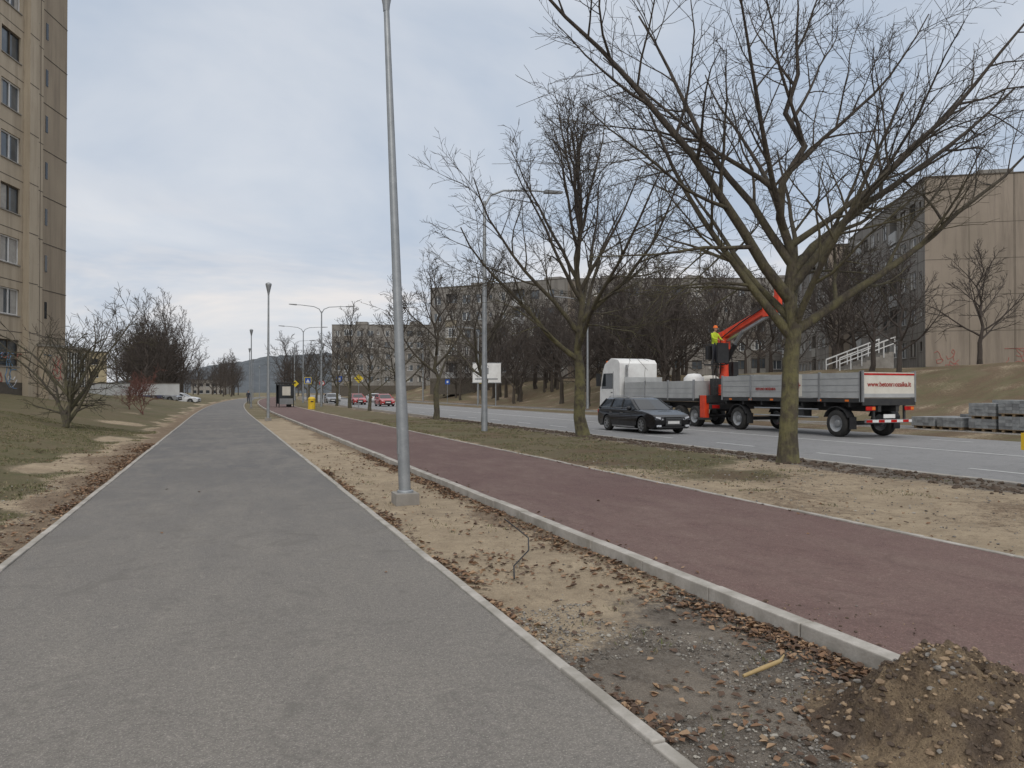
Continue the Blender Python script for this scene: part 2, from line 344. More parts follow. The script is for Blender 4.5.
for _ in range(900):
    x=ex(-3.2,-1.95); y=ex(3,16); s=.005+.012*random.random()**4; pts.append((x,y,gz(x,y)+s*.2,s))
stones('gravel',pts,stone,(0,0,1,2,2))
soilm=M('dark_soil',(.12,.092,.07),(.075,.056,.045),6,.95,bst=.6,spec=.1)
clay=M('clay_soil',(.36,.265,.175),(.23,.165,.11),5,.95,bst=.8,fine=40,spec=.1)
pts=[]
for _ in range(2600):
    x=11.9+random.gauss(0,.35); y=ex(5,45)
    if x>12.42 or x<10.6: continue
    s=.02+.05*random.random()**2; pts.append((x,y,zg(x,y)+s*.2,s))
stones('soil_clods',pts,[soilm],(0,))
grm=[M('grass_green',(.125,.14,.055),(.095,.105,.04),2,.9,bst=0),M('grass_dry',(.29,.24,.145),(.23,.185,.11),2,.9,bst=0),M('grass_olive',(.14,.13,.065),(.10,.095,.048),2,.9,bst=0)]
def grass(name,N,fx,fy,test,hmin,hmax,tg=5):
    V=[];F=[];MI=[]
    for _ in range(N):
        x=fx();y=fy()
        if not test(x,y): continue
        for k in range(tg):
            px=x+random.gauss(0,.035);py=y+random.gauss(0,.035); z=zg(px,py)-.005; h=random.uniform(hmin,hmax); a=random.random()*6.28; w=random.uniform(.003,.006)*(1+y/18)
            lx,ly=random.gauss(0,.6)*h,random.gauss(0,.6)*h; o=len(V); c,s=math.cos(a)*w,math.sin(a)*w
            V+=[(px-c,py-s,z),(px+c,py+s,z),(px+lx,py+ly,z+h)]; F.append((o,o+1,o+2)); MI.append(random.choice((0,0,2,2,1,1)))
    return np_mesh(name,V,F,grm,MI)
grass('lawn_grass',24000,lambda:-2.4-11*random.random()**1.2,lambda:ex(4,34),lambda x,y:mn.noise(Vector((x*.5,y*.5,9)))*1.2+.4*mn.noise(Vector((x*1.6,y*1.6,2)))+x<-2.7 and mn.noise(Vector((x*.8,y*.8,20)))>-.2 and not(x>-6 and mn.noise(Vector((x*.45,y*.22,41)))>.3),.015,.05)
grass('verge_grass',9500,lambda:ex(7.05,11.6),lambda:ex(5,42),lambda x,y:(y>11+2*mn.noise(Vector((x,y,0))) or mn.noise(Vector((x*1.1,y*1.1,30)))>.32) and math.hypot(x-11.4,y-13)>1.2 and mn.noise(Vector((x*.8,y*.8,20)))>-.05,.015,.05)
grass('weed_tufts',450,lambda:ex(2,3.5),lambda:ex(3,25),lambda x,y:mn.noise(Vector((x*1.1,y*1.1,33)))>.1,.015,.045)
# soil mound
V=[];n=160
def moundh(x,y):
    r=math.hypot((x)/.46,(y)/.46); h=.36*math.exp(-r*r*1.5)+.12*math.exp(-(((x+.30)/.2)**2+((y-.05)/.24)**2))+.13*math.exp(-(((x-.5)/.4)**2+((y+.1)/.4)**2))
    k=min(1,h/.1)
    rid=1-abs(mn.noise(Vector((x*7,y*7,12))))*2
    return h*(1+.35*mn.noise(Vector((x*5,y*5,1))))+k*(.05*mn.noise(Vector((x*10,y*10,2)))+.026*rid+.036*mn.noise(Vector((x*22,y*22,3)))+.022*mn.noise(Vector((x*50,y*50,4))))-.05
for j in range(n):
    for i_ in range(n):
        x=-1.05+2.1*i_/(n-1); y=-1.05+2.1*j/(n-1); V.append((x,y,moundh(x,y)))
i_=(np.arange(n-1)[:,None]*n+np.arange(n-1)[None,:]).ravel(); F=np.stack([i_,i_+1,i_+n+1,i_+n],1)
MX,MY=3.28,2.66
m,nt,b,v=newmat('mound_soil')
a1=noi(nt,v,2.6,4,.7,.5); a2=noi(nt,v,22,4,.8); a3=noi(nt,v,90,3,.8)
c=mix(nt,ramp(nt,a1,.40,.56),(.38,.285,.185),(.17,.13,.10)); c=mix(nt,ramp(nt,a2,.45,.7,0,.75),c,(.20,.145,.10)); c=mix(nt,ramp(nt,a3,.5,.7,0,.7),c,(.075,.058,.045))
nt.links.new(c,b.inputs['Base Color']); b.inputs['Roughness'].default_value=1; b.inputs['Specular IOR Level'].default_value=.1; bump(nt,b,mth(nt,'ADD',a2,a3),1,.04)
o=np_mesh('soil_mound',V,F,[m],smooth=True); o.location=(MX,MY,0)
pts=[]
for _ in range(2600):
    x,y=random.gauss(0,.38),random.gauss(0,.36); h=moundh(x,y)
    if h<0 and x+MX>3.5: continue
    s=.004+.02*random.random()**4; pts.append((MX+x,MY+y,max(h,gz(x+MX,y+MY))+s*.1,s))
for _ in range(160):
    x,y=abs(random.gauss(0,.35))+3.68,ex(2.5,4.6); s=.003+.008*random.random()**2; pts.append((x,y,.057+s*.2,s))
stones('mound_clods',pts,[clay,soilm,stone[0]],(0,0,0,1,1,1,1,2))
mb=MB(); mb.tube([(2.35,6.1,.0),(2.5,6.5,.01),(2.85,7.0,.03),(3.05,7.5,.05),(3.05,7.9,.10),(3.0,8.1,.16)],.007,blackp,6); mb.build('loose_cable')
mb=MB(); mb.tube([(2.75,3.55,.0),(2.90,3.55,.03),(3.05,3.6,.03),(3.18,3.72,.01)],[.010,.014,.012,.005],M('dry_stick',(.45,.33,.15),(.35,.25,.12),6),6); mb.build('dry_branch')
# ---------------------------------------------------------------- trees
def gen_tree(seed,H,th,r0,limbs,lv,ch,minr,wob=.16,up=.05,sides=(10,7,5,3,3)):
    R=random.Random(seed); mb=MB()
    def rv(): return Vector((R.gauss(0,1),R.gauss(0,1),R.gauss(0,1)))
    def grow(p,d,L,r,level):
        ns=(9,9,6,4,3,3)[min(level,5)]; pts=[p.copy()]; rad=[r]; dirs=[d.copy()]; rend=max(minr*.7,r*.2)
        for k in range(ns):
            t=(k+1)/ns
            d=(d+rv()*wob*(.75 if level<2 else 1)*.7+Vector((0,0,up*(1.3 if level==1 else .6)))).normalized()
            p=p+d*L/ns; pts.append(p.copy()); rad.append(r+(rend-r)*t**.75); dirs.append(d.copy())
        mb.tube(pts,rad,0,sides[min(level,4)],cap=False)
        if level>=lv: return
        nc=ch[level]; nc=max(2,int(nc*R.uniform(.8,1.2)*min(1.4,.5+.5*L/2 if level>1 else 1)))
        for c in range(nc):
            t=.15+.82*(c+R.random())/nc
            f=t*ns; k=min(int(f),ns-1); q=pts[k].lerp(pts[k+1],f-k); rr=rad[k]+(rad[k+1]-rad[k])*(f-k); dd=dirs[k]
            ax=dd.cross(rv()).normalized(); ang=math.radians(R.uniform(25,55))
            nd=(Matrix.Rotation(ang,3,ax)@dd)
            nL=L*R.uniform(.30,.58)*(1.15-.55*t)
            grow(q,nd,max(nL,.25),max(minr,rr*R.uniform(.45,.7)),level+1)
    p=Vector((0,0,-.15)); pts=[];rad=[]; n=14
    for k in range(n+1):
        t=k/n; z=t*H*.93; pts.append(p+Vector((R.gauss(0,.04),R.gauss(0,.04),z))+Vector((R.gauss(0,.05),R.gauss(0,.05),0))*(k>3)*(1+3*t))
        rr=r0*(1-t)**.9+minr
        if z>th: rr*=.8
        if k==0: rr=r0*1.6
        rad.append(rr)
    pts.insert(1,pts[0]+Vector((0,0,.22))); rad.insert(1,r0*1.2)
    mb.tube(pts,rad,0,sides[0]+2,cap=False)
    for (hz,az,el,L,rl) in limbs:
        f=hz/(H*.93)*n+1; k=min(int(f),n); q=pts[k].lerp(pts[min(k+1,n+1)],f-k)
        grow(q,Vector((math.cos(az)*math.cos(el),math.sin(az)*math.cos(el),math.sin(el))),L,rl,1)
    return mb
def auto_limbs(seed,H,th,r0,n,spread,e0=28):
    R=random.Random(seed*13+1); L=[]; az=R.random()*6.28
    for k in range(n):
        t=(k+.3*R.random())/n; hz=th+(H*.86-th)*t**1.1; az+=2.4+R.gauss(0,.3)
        el=math.radians(e0+38*t+R.gauss(0,6)); l=spread*(1.15-.75*t)*R.uniform(.85,1.15); L.append((hz,az,el,l,r0*(.5-.32*t)))
    return L
def put_tree(name,mb,loc,mat,rz=0):
    mb.mats=[mat]; mb.m=[0]*len(mb.f); return mb.build(name,loc,rz)
Rn=math.radians
big=[(2.85,Rn(168),Rn(42),6.0,.115),(3.0,Rn(-12),Rn(33),7.0,.12),(3.2,Rn(110),Rn(42),5.6,.10),(3.1,Rn(255),Rn(44),5.0,.09),(3.5,Rn(35),Rn(38),6.0,.10),(3.7,Rn(178),Rn(46),8.6,.135),(3.9,Rn(-35),Rn(44),7.4,.115),(4.2,Rn(-5),Rn(52),8.2,.12),(4.5,Rn(145),Rn(54),7.4,.11),(4.9,Rn(-22),Rn(36),5.8,.085),(5.2,Rn(225),Rn(48),5.4,.08),(5.6,Rn(75),Rn(50),4.8,.075),(6.0,Rn(165),Rn(44),5.0,.07),(6.5,Rn(-30),Rn(44),4.6,.06),(7.1,Rn(190),Rn(52),3.8,.05),(7.6,Rn(20),Rn(52),3.6,.045),(8.4,Rn(120),Rn(58),2.8,.035),(9.2,Rn(-60),Rn(58),2.4,.03)]
put_tree('bare_tree',gen_tree(11,11.8,3.2,.205,big,4,(0,10,8,5),.0055,.15,.025),(11.6,13.35,.05),barkN)
put_tree('bare_tree',gen_tree(23,12.2,2.9,.215,auto_limbs(5,12.2,2.8,.22,20,6.0,40),4,(0,9,8,5),.0075,.15,.035),(12.0,24.6,.05),barkN)
put_tree('bare_tree',gen_tree(31,8.4,2.4,.14,auto_limbs(8,8.4,2.4,.15,13,4.0,34),4,(0,7,7,4),.009,.16,.04),(11.5,33.8,.05),barkF)
put_tree('bare_tree',gen_tree(37,9.2,2.4,.17,auto_limbs(9,9.2,2.4,.17,14,4.4,34),4,(0,7,7,4),.010,.16,.04),(11.4,41.9,.05),barkF)
varA=[]
for k in range(4):
    H=(9.5,8.5,10.5,9)[k]; varA.append(gen_tree(50+k,H,2.0,.17,auto_limbs(60+k,H,1.9,.17,13,(4.1,3.7,4.4,4.2)[k]),3,(0,8,8),.016,.16,.04,sides=(6,5,4,3,3)))
vm=[]
for k,mb in enumerate(varA):
    mb.mats=[barkF]; mb.m=[0]*len(mb.f); me=bpy.data.meshes.new('tree_mesh'); me.from_pydata(mb.v,[],mb.f); me.materials.append(barkF); me.update(); vm.append(me)
for k,y in enumerate((52,63,74,86,99,113,128)):
    o=bpy.data.objects.new('bare_tree',vm[k%4]); COL.objects.link(o); o.location=(11.4+bend(y)+random.uniform(-.4,.4),y,0); o.rotation_euler=(0,0,k*1.7); s=random.uniform(.85,1.05); o.scale=(s,s,s*random.uniform(.92,1.05))
arr=[(np.array(mb.v),np.array([f for f in mb.f])) for mb in varA]
def merged(name,pl,mat,zs=1):
    Vs=[];Fs=[];o=0
    for x,y,z,s,k in pl:
        a=random.random()*6.28; v_,f_=arr[k%4]; R=np.array([[math.cos(a),-math.sin(a),0],[math.sin(a),math.cos(a),0],[0,0,1]])
        Vs.append((v_*s*np.array([1,1,zs*random.uniform(.9,1.1)]))@R.T+np.array([x,y,z])); Fs.append(f_+o); o+=len(v_)
    return np_mesh(name,np.concatenate(Vs),np.concatenate(Fs),[mat])
pl=[]
for _ in range(84):
    x=ex(31,56); y=ex(50,150)
    pl.append((x+bend(y),y,zbase(x,y)-.1,random.uniform(.85,1.25)*(1+.25*(random.random()<.4)),random.randrange(4)))
for (x,y,s) in ((41,37,.95),(44,42,1.05),(39,45,.9),(47,36,.95),(36,50,1.15),(50,52,1.1),(38,58,1.2),(34,61,1.15),(58,30,1.1),(50,29,.85),(33,55,1.1),(35,66,1.3),(42,70,1.35),(38,76,1.35),(45,62,1.3),(33,72,1.25),(48,78,1.35)):
    pl.append((x,y,zbase(x,y)-.1,s,random.randrange(4)))
merged('hillside_trees',pl,barkB)
pl=[]
for _ in range(60):
    y=ex(130,330); x=random.choice((ex(8,12),ex(28,60),ex(28,60)))
    pl.append((x+bend(y),y,zbase(x,y)-.1,random.uniform(.8,1.25),random.randrange(4)))
for _ in range(50):
    y=ex(112,190); x=-.042*y-ex(0,10)-.2; pl.append((x,y,.6,random.uniform(.95,1.3),random.randrange(4)))
for _ in range(14):
    y=ex(70,100); x=ex(-26,-15); pl.append((x,y,1.0,random.uniform(.7,.95),random.randrange(4)))
for _ in range(34):
    y=ex(200,320); x=ex(-30,0)+bend(y)*.5; pl.append((x,y,.3,random.uniform(.9,1.3),random.randrange(4)))
merged('distant_trees',pl,barkB,1.12)
def shrub(seed,n,H,r,mr,lv=4,ch=(0,7,6,4)):
    R=random.Random(seed); L=[(.1+.12*k,R.random()*6.28,Rn(R.uniform(35,75)),H*R.uniform(.6,.85),r*R.uniform(.6,1)) for k in range(n)]
    return gen_tree(seed,H*.7,.2,r,L,lv,ch,mr,.22,.03,sides=(6,5,4,3,3))
put_tree('small_bare_tree',shrub(71,11,5.0,.085,.008,4,(0,8,7,5)),(-5.1,30.5,zbase(-5.1,30.5)),barkF)
rt=M('red_twigs',(.17,.075,.055),(.12,.055,.045),5)
put_tree('bare_shrub',shrub(72,12,2.1,.03,.012,3,(0,8,6)),(-4.6,52,.35),rt)
put_tree('bare_shrub',shrub(73,12,1.8,.03,.012,3,(0,8,6)),(-5.8,57,.45),rt)
put_tree('small_bare_tree',shrub(76,9,5.2,.10,.014,3,(0,9,8)),(-12.2,63,1.3),barkB)
# ---------------------------------------------------------------- lamps
def head(mb,x,y,z):
    mb.lathe((x,y,z),'z',[(.045,0),(.055,.10),(.07,.18),(.16,.58),(.17,.64),(.16,.68),(.05,.74),(.001,.75)],steel,16)
mb=MB(); ln=-.040
pts=[(ln*z*.96,-ln*z*.2,z) for z in np.linspace(.1,7.25,14)]
mb.tube(pts,[.088]*3+[.075-.0033*k for k in range(11)],steel,14)
mb.box(-.17,.17,-.17,.17,-.1,.14,concrete_d); mb.lathe((0,0,0),'z',[(.12,.13),(.12,.17),(.09,.18)],steel,14); mb.box(-.115,-.075,-.05,.05,.7,1.05,steel)
head(mb,pts[-1][0],pts[-1][1],7.15); mb.build('street_lamp',(2.50,10.9,0),bev=.006)
for y in (45,79,113,150,190):
    mb=MB(); mb.tube([(0,0,z) for z in np.linspace(0,7.1,6)],[.085,.08,.07,.06,.05,.045],steel,10); mb.box(-.17,.17,-.17,.17,-.1,.14,concrete_d); head(mb,0,0,7.05)
    mb.build('street_lamp',(2.45+bend(y),y,0))
def road_lamp(x,y,H,arms,z=0):
    mb=MB(); mb.tube([(0,0,0),(0,0,H*.5),(0,0,H-.5)],[.13,.095,.06],steel,10)
    for sx in arms:
        mb.tube([(0,0,H-.7),(sx*.25,0,H-.25),(sx*.8,0,H),(sx*2.2,0,H+.12),(sx*2.9,0,H+.12)],[.05,.045,.04,.035,.03],steel,8)
        mb.beam((sx*2.6,0,H+.12),(sx*3.4,0,H+.16),.28,.12,cargry,.2,.07)
    mb.build('road_lamp',(x+bend(y),y,z))
road_lamp(9.75,28.6,9.7,(1,))
for y in (84,112,142,175): road_lamp(9.7,y,10.8,(-1,1))
for y in (60,92,125): road_lamp(30,y,9.6,(-1,),.1)
# ---------------------------------------------------------------- vehicles
def car(name,loc,rz,paint,L=4.9,W=1.84,H=1.44,wagon=True):
    mb=MB(); hw=W/2; ax1,ax2=.93,L-1.08; wr=.33
    def arc(cy,n=9): return [(cy-.39*math.cos(math.pi*k/(n-1)),.33+.39*math.sin(math.pi*k/(n-1))) for k in range(n)]
    top=[(0.06,.30),(0,.42),(.0,.56),(.06,.68),(.2,.76),(.6,.86),(1.0,.92),(1.38,.96),(2.0,.97),(3.0,.985),(4.0,1.0),(L-.35,1.0),(L-.08,.95),(L-.02,.8),(L,.6),(L-.02,.42),(L-.08,.30)]
    bot=[(L-.4,.2)]+arc(ax2)[::-1]+[(ax2-.8,.18),(ax1+.8,.18)]+arc(ax1)[::-1]+[(.3,.2)]
    prof=top+bot; n=len(prof)
    def tf(y): return 1-.13*abs((y-L/2)/(L/2))**5
    sl=[(-hw,.04),(-hw+.035,.012),(-hw+.12,0),(hw-.12,0),(hw-.035,.012),(hw,.04)]; vs=[]
    for x,sh in sl:
        for (y,z) in prof:
            yy=y+(sh if y<L/2 else -sh)*(1 if (y<.3 or y>L-.3) else 0); zz=z-(sh*1.6 if z>.8 else 0)
            xx=x*tf(y)* (1-.035*max(0,(z-.62)/.38))*(1-.02*max(0,(.4-z)/.2))
            vs.append((xx,yy,zz))
    fs=[]
    for j in range(len(sl)-1):
        for k in range(n): fs.append((j*n+k,(j+1)*n+k,(j+1)*n+(k+1)%n,j*n+(k+1)%n))
    mb.add(vs,fs,paint,False); mb.add(vs[:n],[tuple(range(n))],paint); mb.add(vs[-n:],[tuple(range(n))[::-1]],paint)
    mb.box(-hw+.28,hw-.28,.3,L-.3,.17,.7,blackp)
    yb0,yb1=1.28,L-.12 if wagon else L-.75; yt0,yt1=2.12,L-.62 if wagon else L-1.55
    def ring(z,y0,y1,w):
        return [(-w*.9,y0,z),(0,y0-.10,z),(w*.9,y0,z),(w,y0+.12,z),(w*1.01,(y0+y1)/2,z),(w*.98,y1-.12,z),(w*.88,y1,z),(0,y1+.04,z),(-w*.88,y1,z),(-w*.98,y1-.12,z),(-w*1.01,(y0+y1)/2,z),(-w,y0+.12,z)]
    R1=ring(.95,yb0,yb1,hw*.91); R2=ring(H-.09,yt0-.1,yt1+.1,hw*.74); R3=ring(H-.02,yt0+.12,yt1-.05,hw*.66); R4=ring(H,yt0+.5,yt1-.4,hw*.4)
    q=len(R1)
    for A,B,mt in ((R1,R2,glass),(R2,R3,paint),(R3,R4,paint)):
        mb.add(A+B,[(k,(k+1)%q,q+(k+1)%q,q+k) for k in range(q)],mt,mt is not glass)
    mb.add(R4,[tuple(range(q))],paint)
    for k in (0,2,3,5,6,8,9,11): mb.tube([R1[k],R2[k]],.028 if k in (2,3,0,11) else .045,paint,6)
    for sx in (-1,1):
        for yb,yt in ((2.62,2.68),(3.62,3.55)): mb.tube([(sx*hw*.925,yb,.95),(sx*hw*.752,yt,H-.08)],.03,blackp,5)
        if wagon: mb.tube([(sx*hw*.66,yt0+.3,H+.0),(sx*hw*.67,yt0+.4,H+.045),(sx*hw*.67,yt1-.3,H+.045),(sx*hw*.66,yt1-.15,H)],.015,rim,5)
        mb.tube([(sx*hw*.925,1.55,.985),(sx*hw*.935,3.0,1.0),(sx*hw*.925,L-.4,1.01)],.010,rim,4)
        for yd in (1.72,2.72,3.66): mb.tube([(sx*(hw*.999),yd,.34),(sx*(hw*.998),yd,.62),(sx*(hw*.975),yd+.01,.93)],.006,blackp,4)
        for yd in (2.5,3.45): mb.beam((sx*(hw*.992),yd-.1,.80),(sx*(hw*.992),yd+.1,.80),.03,.025,rim)
        mb.lathe((sx*(hw+.06),1.75,.99),'x',[(.001,-.1),(.075,-.08),(.09,0),(.075,.08),(.001,.1)],paint,10)
        mb.add([(sx*hw*.50,-.012,.56),(sx*hw*.86,.03,.58),(sx*hw*.90,.26,.72),(sx*hw*.52,.075,.69)],[(0,1,2,3)],lampl)
        mb.beam((sx*hw*.6,.06,.62),(sx*hw*.82,.10,.64),.10,.10,lampl)
        mb.beam((sx*hw*.60,-.005,.33),(sx*hw*.80,.03,.33),.05,.07,lampl)
        mb.box(sx*hw*.70-.14,sx*hw*.70+.14,L-.12,L+.004,.74,.90,redl)
        mb.box(sx*(hw-.004)-.006,sx*(hw-.004)+.006,ax1+.5,ax2-.5,.22,.27,rim)
        for yy in (ax1,ax2): mb.wheel((sx*(hw-.125),yy,wr),wr,.22,7)
    mb.box(-.36,.36,-.02,.05,.32,.68,blackp)
    for k in range(5): mb.box(-.34,.34,-.028,-.01,.37+.06*k,.38+.06*k,rim)
    mb.box(-.26,.26,-.035,-.012,.41,.52,white); mb.box(-.26,.26,L-.0,L+.012,.62,.73,white)
    mb.box(-.7,.7,-.008,.05,.24,.31,blackp)
    return mb.build(name,loc,rz)
car('black_estate_car',(16.55,25.6,-.06),0,carblk)
car('parked_car',(15.9+bend(98),98,-.06),0,carred,4.3,1.75,1.45); car('parked_car',(17.3+bend(88),86,-.06),0,carred,4.4,1.75,1.45)
car('parked_car',(20.9+bend(118),122,-.06),math.pi,carwht,4.4,1.75,1.45); car('parked_car',(16.5+bend(135),135,-.06),0,carwht,4.4,1.75,1.45)
car('parked_car',(13.9+bend(112),112,-.06),0,cargry,4.4,1.75,1.45)
for k,(x,y,p) in enumerate(((-5.0,106,cargry),(-2.8,110,carwht),(-6.8,104,carblu))): car('parked_car',(x,y,zg(x,y)+.03),1.2+.1*k,p,4.3,1.75,1.45)
TX=21.2; zr=-.06
mb=MB()
mb.box(0,2.5,0,8.1,1.28,1.42,darkm); mb.box(.75,.9,0,8.1,.95,1.28,darkm); mb.box(1.6,1.75,0,8.1,.95,1.28,darkm)
for y in np.arange(.6,8,1.2): mb.box(.05,2.45,y,y+.08,1.12,1.28,darkm)
for k in range(4):
    y0=.06+k*2.0
    for xx in (0.0,2.46):
        mb.box(xx,xx+.04,y0+.05,y0+1.95,1.44,2.36,panelg)
        for zz in (1.66,1.9,2.14): mb.box(xx-.008,xx+.048,y0+.05,y0+1.95,zz,zz+.015,cargry)
        mb.box(xx-.02,xx+.06,y0-.05,y0+.05,1.3,2.4,cargry)
for xx in (0.0,2.46): mb.box(xx-.02,xx+.06,8.01,8.1,1.3,2.4,cargry)
mb.box(.04,2.46,8.04,8.1,1.42,2.36,panelg)
mb.box(.02,2.48,-.04,.0,1.46,2.36,cream); mb.box(.02,2.48,-.05,-.041,1.46,1.6,panelg); mb.box(-.02,.05,-.06,.06,1.3,2.42,cargry); mb.box(2.45,2.52,-.06,.06,1.3,2.42,cargry)
mb.box(.05,2.45,-.052,-.041,2.26,2.33,redl)
mb.box(0,2.5,-.05,0,1.18,1.42,darkm)
for sx in (.12,1.95): mb.box(sx,sx+.43,-.08,-.05,1.0,1.14,redl); mb.box(sx+.28,sx+.42,-.086,-.08,1.02,1.12,orange)
mb.box(.15,2.35,-.05,.03,.55,.68,cargry); mb.box(.2,2.3,-.06,-.05,.57,.66,white)
for x0 in (.15,.72,1.3,1.87): mb.box(x0,x0+.28,-.064,-.06,.57,.66,redl)
for sx in (.5,1.95): mb.box(sx,sx+.08,-.03,.03,.6,1.2,darkm)
mb.box(.95,1.5,-.06,-.05,.72,.86,white)
for y in np.arange(.6,8,1.35): mb.box(-.012,0,y,y+.18,1.31,1.38,orange)
for yy in (1.25,7.0):
    for xx in (.18,2.32): mb.wheel((xx,yy,.5),.5,.32,truck=True)
    mb.tube([(.2,yy,.5),(2.3,yy,.5)],.08,darkm,8)
    for xx in (.0,2.2):
        pts=[(xx+.17,yy-.62*math.cos(a),.52+.6*math.sin(a)) for a in np.linspace(.35,2.79,9)]
        for a_,b_ in zip(pts[:-1],pts[1:]): mb.beam(a_,b_,.34,.03,blackp)
    mb.box(.05,.35,yy-.66,yy-.62,.3,.75,blackp); mb.box(2.15,2.45,yy-.66,yy-.62,.3,.75,blackp)
mb.box(.1,.5,3.0,4.2,.65,1.1,darkm); mb.box(1.1,1.4,8.1,10.0,.75,.87,darkm); mb.tube([(.08,2.2,.7),(.08,5.9,.7)],.03,cargry,6); mb.tube([(.08,2.2,1.0),(.08,5.9,1.0)],.03,cargry,6)
cx,cz,c_y=-.013,1.92,3.4
mb.box(-.011,.0,c_y-.42,c_y+.42,1.48,2.34,cream)
for (ra,rb) in ((.30,.24),(.16,.10)):
    vs=[];n=28
    for k in range(n):
        a=2*math.pi*k/n; vs+= [(cx,c_y+ra*math.cos(a),cz+ra*math.sin(a)),(cx,c_y+rb*math.cos(a),cz+rb*math.sin(a))]
    mb.add(vs,[(2*k,2*k+1,(2*k+3)%(2*n),(2*k+2)%(2*n)) for k in range(n)],redtxt)
for k in range(8):
    a=math.pi/4*k; mb.beam((cx,c_y+.1*math.cos(a),cz+.1*math.sin(a)),(cx,c_y+.36*math.cos(a),cz+.36*math.sin(a)),.01,.05,redtxt)
for (x0,y0,h) in ((.2,4.6,.75),(1.3,4.6,.8),(.2,6.1,.85),(1.3,6.1,.7),(.2,1.4,.5),(1.35,1.6,.4)):
    mb.box(x0,x0+.95,y0,y0+1.2,1.42,1.56,wood); mb.box(x0+.03,x0+.92,y0+.03,y0+1.17,1.56,1.56+h,paver)
trailer=mb.build('flatbed_trailer',(TX,20.75,zr),bev=.006)
def text(name,s,size,loc,rot,mat,parent):
    cu=bpy.data.curves.new(name,'FONT'); cu.body=s; cu.size=size; cu.extrude=.002; cu.align_x='CENTER'; cu.align_y='CENTER'; cu.offset=.006
    cu.materials.append(mat); o=bpy.data.objects.new(name,cu); COL.objects.link(o); o.location=loc; o.rotation_euler=rot; o.parent=parent; return o
text('rear_lettering','www.betonmozaika.lt',.235,(1.25,-.048,1.93),(Rn(90),0,0),redtxt,trailer)
text('side_lettering','BETONO MOZAIKA',.14,(-.014,5.1,1.78),(Rn(90),0,Rn(-90)),redtxt,trailer)
mb=MB()
for x0 in (.7,1.65): mb.box(x0,x0+.15,0,10.9,.85,1.15,darkm)
mb.box(0,2.5,1.2,8.0,1.2,1.34,darkm)
for k in range(3):
    y0=1.25+k*2.25
    for xx in (0.0,2.46):
        mb.box(xx,xx+.04,y0+.05,y0+2.2,1.36,2.2,panelg); mb.box(xx-.02,xx+.06,y0-.05,y0+.05,1.25,2.26,cargry)
        for zz in (1.6,1.84): mb.box(xx-.008,xx+.048,y0+.05,y0+2.2,zz,zz+.015,cargry)
mb.box(.04,2.46,7.96,8.02,1.3,2.5,panelg); mb.box(.04,2.46,1.2,1.25,1.36,2.2,panelg)
for yy in (1.2,2.55,9.6):
    for xx in (.18,2.32): mb.wheel((xx,yy,.5),.5,.34,truck=True)
    mb.tube([(.2,yy,.5),(2.3,yy,.5)],.08,darkm,8)
mb.box(.1,.6,4.2,5.4,.55,1.1,cargry); mb.box(.1,.55,6.0,7.2,.6,1.1,rim); mb.box(0,2.5,-.1,0,.85,1.1,darkm)
for sx in (.1,2.0): mb.box(sx,sx+.4,-.13,-.1,.9,1.05,redl)
mb.box(.15,2.35,4.4,7.6,1.34,2.05,paver)
truck=bpy.data.objects.new('crane_truck',None); COL.objects.link(truck); truck.location=(TX,29.8,zr)
mb.build('chassis_and_bed',bev=.006,parent=truck)
mb=MB()
prof=[(8.55,.75),(8.55,3.3),(8.75,3.5),(9.6,3.62),(10.35,3.3),(10.6,2.9),(10.95,1.9),(11.0,.9),(10.95,.5),(10.25,.5),(10.15,.9),(9.9,1.12),(9.3,1.12),(9.05,.9),(8.95,.75)]
n=len(prof); vs=[(x,y,z) for x in (0.03,2.47) for y,z in prof]
mb.add(vs,[tuple(range(n))[::-1],tuple(range(n,2*n))]+[(k,(k+1)%n,n+(k+1)%n,n+k) for k in range(n)],white)
for xx,s in ((.03,-1),(2.47,1)):
    x_=xx+s*.012
    mb.add([(x_,9.35,1.85),(x_,10.75,1.85),(x_,10.5,2.75),(x_,9.35,2.75)],[(0,1,2,3)],glass)
    mb.box(min(xx,x_),max(xx,x_),9.28,9.31,1.0,2.85,cargry); mb.box(min(xx,x_),max(xx,x_),9.4,9.6,1.6,1.66,darkm)
    if s>0: mb.box(xx+.05,xx+.30,10.75,10.9,2.0,2.75,blackp)
    else: mb.box(xx-.3,xx-.05,10.75,10.9,2.0,2.75,blackp)
    mb.box(min(xx,x_),max(xx,x_),9.0,9.9,1.14,1.22,cargry)
mb.box(.3,2.2,8.1,8.5,.9,2.3,darkm); mb.tube([(.35,8.3,1.0),(.35,8.3,3.2)],.08,rim,8)
mb.box(.2,2.3,10.4,10.5,3.35,3.5,orange)
mb.build('cab',bev=.05,parent=truck)
mb=MB()
mb.box(.1,2.4,.25,.95,1.15,1.5,darkm); mb.box(.75,1.75,.15,1.0,1.5,2.0,cranered); mb.tube([(1.25,.55,2.0),(1.25,.55,3.9)],[.24,.18],cranered,12)
mb.box(.62,.95,.3,.8,1.5,2.3,darkm); mb.box(1.6,1.9,.3,.8,1.9,3.1,blackp)
mb.box(1.03,1.47,.35,.75,3.7,4.5,cranered); mb.box(.02,.25,.35,.75,.45,1.5,cranered); mb.box(2.25,2.48,.35,.75,.45,1.5,cranered); mb.box(-.1,.35,.25,.85,.35,.45,darkm)
mb.beam((1.25,.75,4.3),(1.25,-2.5,5.25),.28,.36,cranered,.24,.28); mb.beam((1.25,.3,4.08),(1.25,-3.0,5.12),.12,.12,rim)
mb.tube([(1.25,.45,3.2),(1.25,-.9,4.5)],.08,steel,8); mb.tube([(1.25,.45,3.0),(1.25,-.3,3.9)],.12,blackp,8)
